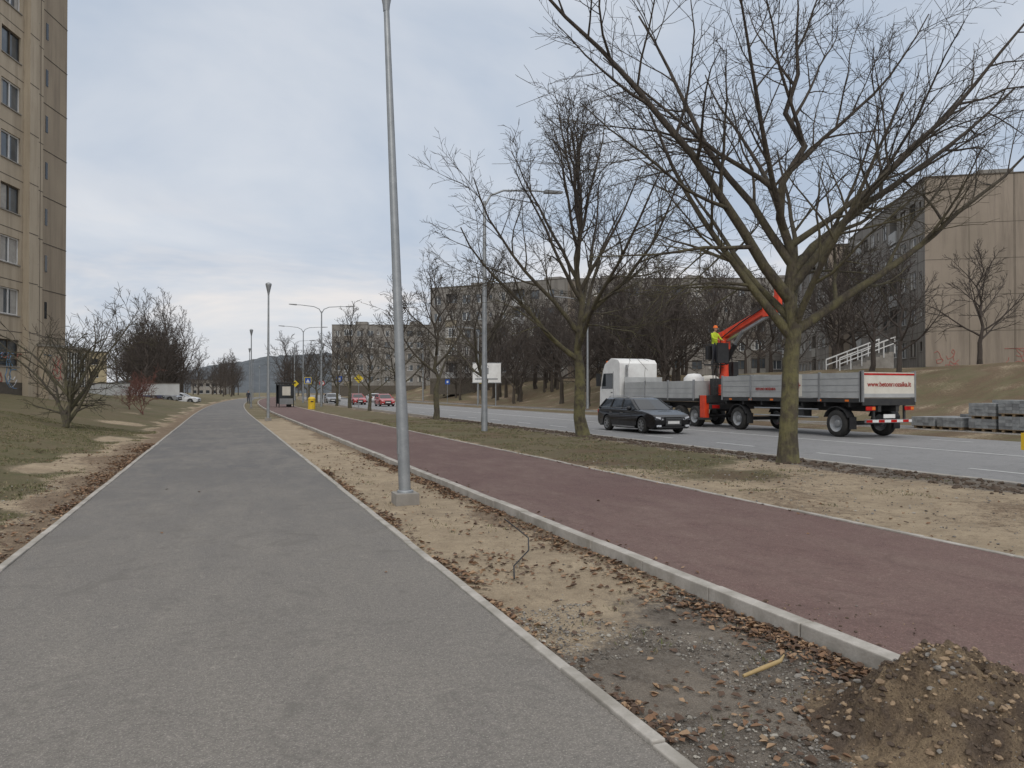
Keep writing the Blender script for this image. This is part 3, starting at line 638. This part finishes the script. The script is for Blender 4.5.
mb.beam((1.25,-2.3,5.15),(1.25,-3.2,5.75),.24,.3,cranered,.2,.26); mb.box(1.1,1.4,-2.7,-2.4,4.98,5.42,cranered)
mb.beam((1.25,-3.25,6.2),(1.25,-3.3,5.1),.22,.28,cranered,.18,.2); mb.tube([(1.25,-3.3,5.1),(1.25,-3.3,4.5)],.05,steel,8); mb.tube([(1.25,-3.3,4.5),(1.25,-3.3,3.7)],.015,darkm,6); mb.lathe((1.25,-3.3,3.6),'z',[(.001,-.12),(.06,-.08),(.06,.08),(.001,.12)],darkm,10)
mb.tube([(1.1,.7,2.1),(.95,.4,3.0),(1.02,.5,4.2),(1.05,-1.0,4.85),(1.08,-2.4,5.35)],.03,blackp,6); mb.tube([(1.45,.7,2.1),(1.6,.4,3.1),(1.5,.5,4.3)],.03,blackp,6)
mb.box(.25,.95,.05,.75,2.92,2.98,darkm); mb.tube([(.3,.1,1.5),(.3,.1,2.95)],.025,darkm,6); mb.tube([(.9,.7,1.5),(.9,.7,2.95)],.03,darkm,6)
mb.box(.35,.95,-.22,-.1,3.0,3.95,blackp); mb.box(.4,.9,.62,.85,3.2,3.85,blackp)
for k in range(4): mb.tube([(.45+.12*k,-.16,3.95),(.45+.12*k,-.14,4.12)],.012,cranered,5)
for z in np.arange(1.6,2.9,.3): mb.tube([(.3,.1,z),(.9,.1,z)],.015,darkm,5)
mb.tube([(.25,.05,2.98),(.25,.05,3.9),(.25,.75,3.9),(.25,.75,2.98)],.02,darkm,6)
mb.build('loader_crane',bev=.01,parent=truck)
mb=MB()
mb.lathe((.75,2.3,2.25),'z',[(.001,-.9),(.45,-.9),(.54,-.5),(.5,.1),(.3,.3),(.001,.33)],white,14); mb.lathe((1.78,2.4,2.2),'z',[(.001,-.9),(.45,-.9),(.54,-.5),(.5,.1),(.3,.28),(.001,.3)],cream,14)
mb.build('bulk_bags',parent=truck)
# ---------------------------------------------------------------- people
def person(name,loc,rz,J,bodymat,legmat,helmet=None):
    root=bpy.data.objects.new(name,None); COL.objects.link(root); root.location=loc; root.rotation_euler=(0,0,rz)
    names=list(J); co=[J[k][0] for k in names]; rd=[J[k][1] for k in names]; idx={k:i for i,k in enumerate(names)}
    ed=[('pelvis','waist'),('waist','chest'),('chest','neck'),('neck','headb')]
    for s in 'lr': ed+=[('pelvis','hip_'+s),('hip_'+s,'knee_'+s),('knee_'+s,'ankle_'+s),('ankle_'+s,'toe_'+s),('chest','sh_'+s),('sh_'+s,'el_'+s),('el_'+s,'wr_'+s),('wr_'+s,'palm_'+s)]
    me=bpy.data.meshes.new('body'); me.from_pydata(co,[(idx[a],idx[b]) for a,b in ed],[]); o=bpy.data.objects.new('body',me); COL.objects.link(o)
    o.modifiers.new('skin','SKIN')
    for i,r in enumerate(rd): me.skin_vertices[0].data[i].radius=(r,r) if isinstance(r,float) else r
    me.skin_vertices[0].data[0].use_root=True
    o.modifiers.new('ss','SUBSURF').levels=1
    dg=bpy.context.evaluated_depsgraph_get(); nm=bpy.data.meshes.new_from_object(o.evaluated_get(dg)); bpy.data.objects.remove(o)
    for m_ in (bodymat,legmat,skin,blackp): nm.materials.append(m_)
    wr=[Vector(J['palm_l'][0]),Vector(J['palm_r'][0])]; pz=J['pelvis'][0][2]; nz=J['neck'][0][2]
    legs=[(Vector(J['hip_'+s][0]),Vector(J['knee_'+s][0]),Vector(J['ankle_'+s][0]),Vector(J['toe_'+s][0])) for s in 'lr']
    def dseg(p,a,b): t=max(0,min(1,(p-a).dot(b-a)/max(1e-9,(b-a).length_squared))); return (p-a-(b-a)*t).length
    for p in nm.polygons:
        c=p.center; p.use_smooth=True
        if min((c-w).length for w in wr)<.07 or c.z>nz: p.material_index=2
        elif min(min(dseg(c,L[0],L[1]),dseg(c,L[1],L[2])) for L in legs)<.12 and c.z<pz+.02: p.material_index=1
        if min((c-L[3]).length for L in legs)<.14: p.material_index=3
    b_=bpy.data.objects.new('body',nm); COL.objects.link(b_); b_.parent=root
    mb=MB(); hx,hy,hz=J['headb'][0]; hz+=.09
    mb.lathe((hx,hy,hz),'z',[(.001,-.13),(.05,-.12),(.072,-.06),(.082,.0),(.08,.05),(.06,.10),(.001,.125)],skin,14)
    mb.beam((hx,hy-.075,hz-.005),(hx,hy-.10,hz-.03),.022,.03,skin); mb.box(hx-.025,hx+.025,hy-.083,hy-.07,hz-.07,hz-.06,redtxt)
    for s in (-1,1): mb.box(hx+s*.03-.012,hx+s*.03+.012,hy-.084,hy-.07,hz+.01,hz+.02,blackp); mb.lathe((hx+s*.085,hy,hz-.01),'x',[(.001,-.01),(.03,0),(.001,.01)],skin,8)
    if helmet: mb.lathe((hx,hy,hz),'z',[(.125,.03),(.10,.045),(.10,.09),(.07,.14),(.001,.16)],helmet,14)
    else: mb.lathe((hx,hy+.012,hz),'z',[(.088,-.02),(.09,.05),(.07,.11),(.001,.135)],blackp,14)
    for s in 'lr':
        w=Vector(J['wr_'+s][0]); p=Vector(J['palm_'+s][0]); d=(p-w).normalized(); sd=d.cross(Vector((0,0,1))); sd=sd.normalized() if sd.length>.2 else Vector((0,1,0)); dn=Vector((0,0,-1)) if abs(d.z)<.7 else Vector((0,-1,0))
        for k,l in enumerate((.07,.08,.075,.06)):
            a=p+sd*(.03-.02*k); mb.tube([a,a+d*l*.5,a+d*l*.8+dn*l*.35],[.009,.008,.006],skin,6)
        a=w.lerp(p,.5)+sd*.03; mb.tube([a,a+sd*.03+d*.02,a+sd*.035+d*.05],[.011,.009,.007],skin,6)
    mb.build('head_and_hands',parent=root); return root
def stand(walk=.0):
    return dict(pelvis=((0,0,.95),(.15,.11)),waist=((0,0,1.12),(.14,.10)),chest=((0,.0,1.36),(.17,.12)),neck=((0,0,1.50),.06),headb=((0,-.01,1.58),.055),
    hip_l=((.09,0,.90),.095),knee_l=((.10,-.02-walk,.50),.065),ankle_l=((.10,.02-walk*1.0,.09),.045),toe_l=((.11,-.15-walk*1.1,.04),.04),
    hip_r=((-.09,0,.90),.095),knee_r=((-.10,-.02+walk*.3,.50),.065),ankle_r=((-.10,.04+walk*1.4,.09),.045),toe_r=((-.11,-.12+walk*1.3,.04),.04),
    sh_l=((.20,0,1.42),.065),el_l=((.26,.02+walk*.4,1.14),.05),wr_l=((.25,-.06+walk*.5,.90),.033),palm_l=((.25,-.08+walk*.5,.82),.035),
    sh_r=((-.20,0,1.42),.065),el_r=((-.26,.02-walk*.4,1.14),.05),wr_r=((-.25,-.06-walk*.6,.90),.033),palm_r=((-.25,-.08-walk*.6,.82),.035))
J=stand(); J.update(el_l=((.27,-.12,1.20),.05),wr_l=((.18,-.30,1.12),.033),palm_l=((.16,-.37,1.11),.035),el_r=((-.27,-.12,1.20),.05),wr_r=((-.18,-.30,1.14),.033),palm_r=((-.16,-.37,1.12),.035),headb=((0,-.05,1.58),.055))
person('crane_operator',(21.83,30.22,2.93),Rn(15),J,hivis,cloth,hiorange)
person('pedestrian',(2.3+bend(112),112,0),0,stand(.15),cloth,cloth)
# ---------------------------------------------------------------- buildings
curt=M('curtain',(.42,.40,.36),(.3,.28,.26),3,.9)
def block(name,loc,rz,L,D,floors,fh,wall,end,layout,plinth=.6,seed=1,extraH=.9):
    R=random.Random(seed); root=bpy.data.objects.new(name,None); COL.objects.link(root); root.location=loc; root.rotation_euler=(0,0,rz)
    H=plinth+floors*fh+extraH
    mb=MB(); mw=MB(); md=MB()
    def facade(P,Wd,layout,wall):
        def q(m_,x0,x1,z0_,z1_,y,mat): m_.quad(P(x0,y,z0_),P(x1,y,z0_),P(x1,y,z1_),P(x0,y,z1_),mat)
        def bx(m_,x0,x1,y0,y1,z0_,z1_,mat):
            m_.add([P(x0,y0,z0_),P(x1,y0,z0_),P(x1,y1,z0_),P(x0,y1,z0_),P(x0,y0,z1_),P(x1,y0,z1_),P(x1,y1,z1_),P(x0,y1,z1_)],[(0,3,2,1),(4,5,6,7),(0,1,5,4),(1,2,6,5),(2,3,7,6),(3,0,4,7)],mat)
        q(mb,0,Wd,-2,plinth,-.03,seam); q(mb,0,Wd,plinth+floors*fh,H,0,wall)
        bx(md,0,Wd,-.06,.2,H,H+.1,seam)
        for f in range(floors):
            za=plinth+f*fh; zb=za+fh; x=0
            for (a,b_,kind) in layout:
                if a>x: q(mb,x,a,za,zb,0,wall)
                x=b_
                wz0,wz1=za+.9,za+2.35
                if kind=='s': wz0=za+1.3; wz1=za+2.1
                if kind=='l': wz0=za+.05; wz1=zb-.22
                q(mb,a,b_,za,wz0,0,wall); q(mb,a,b_,wz1,zb,0,wall); r=.16 if kind!='l' else .9
                for xa in (a,b_): mb.quad(P(xa,0,wz0),P(xa,r,wz0),P(xa,r,wz1),P(xa,0,wz1),wall)
                mb.quad(P(a,0,wz1),P(b_,0,wz1),P(b_,r,wz1),P(a,r,wz1),wall); mb.quad(P(a,0,wz0),P(b_,0,wz0),P(b_,r,wz0),P(a,r,wz0),wall)
                fr=white if R.random()<.72 else seam
                def win(xa,xb,zA,zB,yy,nm_):
                    q(mw,xa,xb,zA,zB,yy,wglass)
                    if R.random()<.45:
                        cw=(xb-xa)*R.uniform(.2,.45); q(mw,xa+.05,xa+cw,zA+.05,zB-.05,yy-.006,curt)
                        if R.random()<.5: q(mw,xb-cw,xb-.05,zA+.05,zB-.05,yy-.006,curt)
                    bx(md,xa,xb,yy-.07,yy-.01,zA,zA+.07,fr); bx(md,xa,xb,yy-.07,yy-.01,zB-.07,zB,fr)
                    for k in range(nm_+1):
                        xm=xa+(xb-xa)*k/nm_; bx(md,max(xa,xm-.04),min(xb,xm+.04),yy-.068,yy-.012,zA+.07,zB-.07,fr)
                if kind!='l':
                    win(a,b_,wz0,wz1,r,3 if b_-a>1.9 else (2 if kind!='s' else 1)); bx(md,a-.05,b_+.05,-.06,0.02,wz0-.06,wz0-.0,concrete_d)
                else:
                    bm=R.choice(balc); gl=R.random()<.55
                    win(a+.02,b_-.02,wz0+.8,wz1,r,2)
                    q(mw,a,b_,wz0,wz0+.8,r,wall)
                    bx(md,a-.02,b_+.02,-.12,-.01,za+.0,za+1.05,bm)
                    if gl: win(a+.02,b_-.02,za+1.07,wz1,.04,4)
                    else: bx(md,a,b_,-.1,-.04,za+1.1,za+1.14,darkm)
            if x<Wd: q(mb,x,Wd,za,zb,0,wall)
            bx(md,0,Wd,-.008,.01,za-.02,za+.02,seam)
        prev=0
        for (a,b_,k) in layout+[(Wd,Wd,'')]:
            mid=(prev+a)/2
            if a-prev>.35: bx(md,mid-.015,mid+.015,-.010,.01,plinth,H,seam)
            if a-prev>6:
                for k2 in range(1,int((a-prev)/3.2)): bx(md,prev+3.2*k2,prev+3.2*k2+.03,-.010,.01,plinth,H,seam)
            prev=b_
    facade(lambda x,y,z:(x,y,z),L,layout,wall)
    facade(lambda x,y,z:(L-y,x,z),D,end,wallR if wall is wallR2 else wall)
    facade(lambda x,y,z:(y,D-x,z),D,end,wall)
    mb.quad((0,D,-2),(L,D,-2),(L,D,H),(0,D,H),wall); mb.quad((0,0,H-.05),(L,0,H-.05),(L,D,H-.05),(0,D,H-.05),seam)
    for k in range(int(L/14)+1): mb.box(min(L-3.5,5+14*k),min(L-.8,8+14*k),D*.4,D*.6,H-.1,H+1.3,wall)
    for k in range(int(L/7)):
        xx=4+7*k; md.tube([(xx,D*.5,H),(xx,D*.5,H+2.6)],.03,darkm,5); md.tube([(xx-.5,D*.5,H+2.4),(xx+.5,D*.5,H+2.4)],.02,darkm,4)
    mb.build('walls',parent=root); mw.build('windows',parent=root); md.build('frames_and_trim',parent=root)
    return root
def lay(L,pat,unit):
    o=[];x=0
    while x+unit<=L+.01:
        for a,b_,k in pat: o.append((x+a,x+b_,k))
        x+=unit
    return o
patR=[(.7,2.1,'w'),(3.1,5.3,'l'),(6.3,7.9,'w'),(8.9,10.5,'w'),(11.4,12.0,'s')]
dx,dy=.534,.846
def cb(name,cx,cy,L,D,seed,fl=5,z=2.9,ang=-122.3):
    a=Rn(ang); ox=cx-math.cos(a)*L; oy=cy-math.sin(a)*L
    return block(name,(ox,oy,z),a,L,D,fl,2.85,wallR2,[],lay(L,patR,12.6),.7,seed)
rb=cb('apartment_block',52.5,44.9,25.4,13,3)
cb('apartment_block',52.5+dx*25.4-2.2*dy,44.9+dy*25.4+2.2*dx,38,13,5,z=2.4)
we=[(3,4.6,'w'),(8,9.6,'w')]
block('apartment_block',(33.3,126.4,3.2),Rn(-47.6),25.4,13,5,2.9,wallR2,we,lay(25.4,patR,12.6),.7,7)
block('apartment_block',(52.5,110,3.6),Rn(-22),50.5,13,5,2.9,wallR2,we,lay(50.5,patR,12.6),.7,9)
block('apartment_block',(26,196,2.5),Rn(-20),25.4,13,5,2.9,wallR2,we,lay(25.4,patR,12.6),.7,11)
block('apartment_block',(52,186,3.5),Rn(-20),38,13,5,2.9,wallR2,we,lay(38,patR,12.6),.7,13)
tw=block('apartment_tower',(-14.8,34.6,1.5),Rn(73.4),17.4,15,12,2.8,wallL,[],[(1.2,2.9,'w'),(5.0,6.7,'w'),(8.8,10.2,'w'),(13.25,15.05,'w'),(16.5,16.8,'s')],.6,21)
mb=MB(); mb.box(17.42,21.0,.45,14,-2,36,wallL2)
mb.box(15.35,16.25,-.35,-.003,-1.5,36,wallL)
for f in range(12):
    z=.6+2.8*f; mb.box(17.4,21.02,.43,.46,z-.02,z+.02,seam); mb.box(15.34,16.26,-.36,-.352,z-.02,z+.02,seam); mb.box(18.5,18.75,.43,.452,z+1.1,z+2.1,glass); mb.box(21.0,22.0,1.6,3.6,z+.0,z+.12,concrete_d); mb.box(21.0,22.0,1.6,1.66,z+.12,z+1.1,balc[f%4]); mb.box(21.94,22.0,1.66,3.6,z+.12,z+1.1,balc[(f+1)%4])
mb.build('stair_wing',parent=tw)
mb=MB()
mb.box(16.4,21.2,-.9,-.005,-1.5,2.7,wallL); mb.box(16.3,21.3,-1.0,.1,2.7,2.85,concrete_d)
for k in range(7): mb.box(18.5+.33*k,18.58+.33*k,-.96,-.9,.4,2.5,white)
mb.box(18.45,20.7,-.93,-.9,.4,2.5,glass)
mb.build('entrance_annex',parent=tw)
R=random.Random(5)
def graffiti(mb,P,n,mats,W,H_,s,r=.03):
    for k in range(n):
        x,z=R.uniform(0,W),R.uniform(0.3,H_); pts=[]; an=R.random()*6.28
        for j in range(10): an+=R.gauss(.6,.8); x+=math.cos(an)*s; z+=math.sin(an)*s; pts.append(P(x,max(.1,min(H_,z))))
        m_=R.choice(mats)
        for p_,q_ in zip(pts[:-1],pts[1:]): mb.tube([p_,q_],r,m_,4,False)
gm=[M('spray_red',(.45,.16,.13),(.4,.13,.1),3),M('spray_blue',(.17,.30,.46),(.14,.24,.36),3),M('spray_white',(.6,.6,.58),(.5,.5,.5),3)]
mb=MB(); graffiti(mb,lambda x,z:(12.0+x,-.015,z+.2),14,gm,4.0,2.0,.24,.03); graffiti(mb,lambda x,z:(16.5+x,-.905,z+.2),5,gm,1.6,2.0,.2,.03); mb.build('graffiti',parent=tw)
mb=MB(); graffiti(mb,lambda x,z:(25.4+.015,1+x,z+.5),22,[gm[0]],11,1.6,.28,.022); mb.build('graffiti',parent=rb)
def house(name,loc,rz,W,D,H_,wall,roof):
    root=bpy.data.objects.new(name,None); COL.objects.link(root); root.location=loc; root.rotation_euler=(0,0,rz); mb=MB()
    mb.box(0,W,0,D,-1,H_,wall); mb.build('walls',parent=root); mb=MB(); mb.box(-.2,W+.2,-.2,D+.2,H_,H_+.3,roof)
    mb.build('roof',parent=root); mb=MB()
    for f in range(int(H_/2.9)):
        for k in range(int(W/2.6)): mb.box(.7+2.6*k,2.1+2.6*k,-.05,0,1+2.9*f,2.3+2.9*f,glass); mb.box(.65+2.6*k,2.15+2.6*k,-.09,-.05,.93+2.9*f,1+2.9*f,white)
    mb.build('windows',parent=root)
yw=M('ochre_wall',(.45,.38,.24),(.36,.30,.2),2,.9)
house('school_building',(-46,190,1.0),Rn(12),22,10,9.5,yw,seam)
house('distant_building',(-12,345,0),Rn(-10),14,10,6.5,concrete_d,seam)
mb=MB(); mb.box(0,9,0,.3,0,1.0,white); mb.box(0,9,-.03,.33,1.0,1.08,concrete_d); mb.build('low_white_wall',(-12.5,74,zbase(-12.5,74)-.3),Rn(8))
mb=MB()
for k in range(12): mb.box(-1.2,1.2,k*.34,k*.34+.36,-1.6,k*.13,concrete_d)
for sx in (-1.25,1.25):
    mb.beam((sx,0,.95),(sx,4.2,2.55),.09,.09,white); mb.beam((sx,0,.5),(sx,4.2,2.1),.07,.07,white)
    for k in range(6): mb.box(sx-.04,sx+.04,k*.83-.03,k*.83+.03,k*.32-.3,k*.32+.95,white)
mb.build('hillside_steps',(44.0,45.9,zbase(44,46)),Rn(-111))
mb=MB(); y=13.0; st_i=0
while y<24.0:
    for row in range(2):
        x0=.0+row*1.3; tiers=2 if random.random()<.75 else 1; z=0
        for tier in range(tiers):
            for k in range(3): mb.box(x0+.02,x0+1.08,y+.06+k*.42,y+.16+k*.42,z,z+.09,wood)
            mb.box(x0,x0+1.1,y+.04,y+1.1,z+.09,z+.11,wood); z+=.112
            nl=random.choice((3,4,4))
            for c_ in range(nl):
                nb=4; bw=1.08/nb
                for bb in range(nb):
                    j=random.uniform(-.012,.012)
                    mb.box(x0+j,x0+1.1+j,y+.03+bb*bw+.004,y+.03+(bb+1)*bw-.004,z,z+.118,paver if random.random()<.7 else paver2)
                z+=.122
    y+=1.16+random.choice((0,0,.06,.25)); st_i+=1
mb.build('paving_stone_stacks',(27.25,0,.09))
mb=MB(); mb.box(-1.55,1.55,-.06,.06,2.6,4.7,white); mb.box(-1.62,1.62,-.05,.09,2.53,2.6,steel); mb.box(-1.62,1.62,-.05,.09,4.7,4.77,steel); mb.box(-.9,.2,-.07,-.06,3.5,4.2,cargry); mb.box(-1.3,1.2,-.07,-.06,2.9,3.05,cargry)
for sx in (-1.0,1.0): mb.tube([(sx,.1,0),(sx,.1,4.6)],.06,steel,8)
mb.build('billboard',(27.2,79,.05),Rn(-15))
def sign(name,x,y,kind,h=2.6,rz=0,z=0):
    mb=MB(); mb.tube([(0,0,0),(0,0,h+.6)],.03,steel,8)
    cir=lambda r,yy,n:[(r*math.cos(t_),yy,h+.3+r*math.sin(t_)) for t_ in np.linspace(0,2*math.pi,n+1)[:-1]]
    if kind=='blue': mb.box(-.32,.32,-.05,-.02,h-.05,h+.6,signblue); mb.box(-.12,.12,-.056,-.05,h+.12,h+.42,white)
    elif kind=='circle': mb.add(cir(.33,-.04,24),[tuple(range(24))],redl); mb.add(cir(.24,-.046,24),[tuple(range(24))],white)
    elif kind=='yellow': mb.add(cir(.45,-.04,4),[(0,1,2,3)],signyel)
    elif kind=='ped': mb.box(-.38,.38,-.05,-.02,h-.1,h+.66,signyel); mb.box(-.32,.32,-.056,-.05,h-.04,h+.6,signblue); mb.add([(-.22,-.06,h+.06),(.22,-.06,h+.06),(0,-.06,h+.48)],[(0,1,2)],white)
    mb.build(name,(x+bend(y),y,z),rz)
for a_ in ((8.6,88,'ped'),(12.1,88,'blue',2.8),(12.2,74,'yellow',2.6),(28,84,'ped',2.6,0,.1),(28,100,'blue',2.6,0,.1),(10.9,96,'circle',2.4),(8.2,104,'yellow',2.4)): sign('traffic_sign',*a_)
mb=MB(); mb.tube([(0,0,0),(0,0,.95)],.32,yellow,14); mb.lathe((0,0,.95),'z',[(.34,0),(.34,.06),(.2,.2),(.001,.22)],yellow,14); mb.box(-.12,.12,-.34,-.31,.7,.8,darkm); mb.build('litter_bin',(7.4+bend(70),70,0))
mb=MB(); mb.tube([(0,0,0),(0,0,.85)],.055,yellow,12); mb.lathe((0,0,.85),'z',[(.055,0),(.06,.02),(.04,.06),(.001,.07)],yellow,12); mb.box(-.10,.10,-.07,.07,.6,.88,yellow); mb.lathe((0,0,0),'z',[(.12,0),(.12,.03),(.05,.05)],darkm,12); mb.build('yellow_marker_post',(12.34,8.6,.05))
mb=MB()
for x,y in ((0,0),(0,4),(1.4,0),(1.4,4)): mb.tube([(x,y,0),(x,y,2.4)],.05,darkm,8)
mb.box(-.15,1.6,-.2,4.2,2.4,2.55,darkm); mb.box(1.38,1.42,.05,3.95,.3,2.3,glass); mb.box(.05,1.35,-.02,.02,.9,2.3,glass); mb.box(.05,1.35,-.024,.024,.3,.9,cargry); mb.box(.05,1.35,3.98,4.02,.3,2.3,glass); mb.box(.9,1.3,.5,3.5,.42,.48,wood); mb.box(.95,1.25,.6,.66,0,.42,darkm); mb.box(.95,1.25,3.3,3.36,0,.42,darkm); mb.box(.3,1.1,-.03,-.026,1.2,2.1,cream)
mb.build('bus_shelter',(5.1+bend(82),80,.05))
# far hill
V=[];n=260;k_=16
for j in range(k_):
    for i2 in range(n):
        x=-420+1300*i2/(n-1); t_=j/(k_-1); h=50*math.exp(-((x-150)/150)**2)+20*math.exp(-((x+20)/120)**2)+38*math.exp(-((x-500)/260)**2)+10+5*mn.noise(Vector((x*.02,1,1)))
        V.append((x,900+500*t_,-2+h*math.sin(t_*math.pi/2)+2.4*mn.noise(Vector((x*.15,t_*12,4)))+2.2*random.random()))
i2=(np.arange(k_-1)[:,None]*n+np.arange(n-1)[None,:]).ravel(); F=np.stack([i2,i2+1,i2+n+1,i2+n],1)
np_mesh('wooded_hill',V,F,[M('distant_forest',(.10,.11,.12),(.07,.08,.087),.03,1,fine=.4,bst=0)])
# ---------------------------------------------------------------- world, sun, camera
W=bpy.data.worlds.new('World'); S.world=W; W.use_nodes=True; nt=W.node_tree; nt.nodes.clear()
out=nn(nt,'ShaderNodeOutputWorld'); bg=nn(nt,'ShaderNodeBackground'); nt.links.new(bg.outputs[0],out.inputs[0]); bg.inputs['Strength'].default_value=.1
sky=nn(nt,'ShaderNodeTexSky',sky_type='NISHITA'); sky.sun_disc=False; SE,SA=Rn(32),Rn(200); sky.sun_elevation=SE; sky.sun_rotation=SA
tc=nn(nt,'ShaderNodeTexCoord'); d=tc.outputs['Generated']; sx=nn(nt,'ShaderNodeSeparateXYZ'); nt.links.new(d,sx.inputs[0]); z=sx.outputs[2]
zz=mth(nt,'ADD',mth(nt,'MAXIMUM',z,0.0),.16); u=mth(nt,'DIVIDE',sx.outputs[0],zz); w_=mth(nt,'DIVIDE',sx.outputs[1],zz)
cv=nn(nt,'ShaderNodeCombineXYZ'); nt.links.new(u,cv.inputs[0]); nt.links.new(w_,cv.inputs[1])
c1=noi(nt,cv.outputs[0],.75,6,.55,.5); c2=noi(nt,cv.outputs[0],.3,4,.5,.2)
cl=mth(nt,'ADD',mth(nt,'MULTIPLY',c1,.6),mth(nt,'MULTIPLY',c2,.4))
col=mix(nt,ramp(nt,cl,.42,.58),(4.7,5.5,6.7),(7.3,7.6,8.1))
col=mix(nt,ramp(nt,z,.0,.22,.6,0),col,(7.2,7.2,7.5))
wb=noi(nt,cv.outputs[0],.8,5,.6,.3); wm=mth(nt,'MULTIPLY',ramp(nt,wb,.46,.60),mth(nt,'MULTIPLY',ramp(nt,z,.03,.1),ramp(nt,z,.12,.26,1,0)))
col=mix(nt,mth(nt,'MULTIPLY',wm,.75),col,(9.0,8.4,8.0))
zen=ramp(nt,z,.45,.95,1,1.9); zc=mix(nt,ramp(nt,z,.45,.8),col,(7.1,7.1,7.15)); vm_=nn(nt,'ShaderNodeVectorMath',operation='SCALE'); nt.links.new(zc,vm_.inputs[0]); nt.links.new(zen,vm_.inputs['Scale'])
fin=mix(nt,.93,sky.outputs[0],vm_.outputs[0]); nt.links.new(fin,bg.inputs['Color'])
sd=bpy.data.lights.new('sun','SUN'); sd.energy=1.2; sd.angle=Rn(25); sd.color=(1,.96,.9); so=bpy.data.objects.new('sun',sd); COL.objects.link(so)
dirv=Vector((math.sin(SA)*math.cos(SE),math.cos(SA)*math.cos(SE),math.sin(SE))); so.rotation_euler=dirv.to_track_quat('Z','Y').to_euler()
cd=bpy.data.cameras.new('camera'); cam=bpy.data.objects.new('camera',cd); COL.objects.link(cam); S.camera=cam
cd.sensor_width=36; cd.lens=36*760/1024; cd.clip_end=5000; cd.clip_start=.05
cam.location=(0,0,1.6); cam.rotation_euler=(Rn(90.6),0,Rn(-20.9))
S.view_settings.view_transform='Standard'; S.view_settings.look='None'; S.view_settings.exposure=0
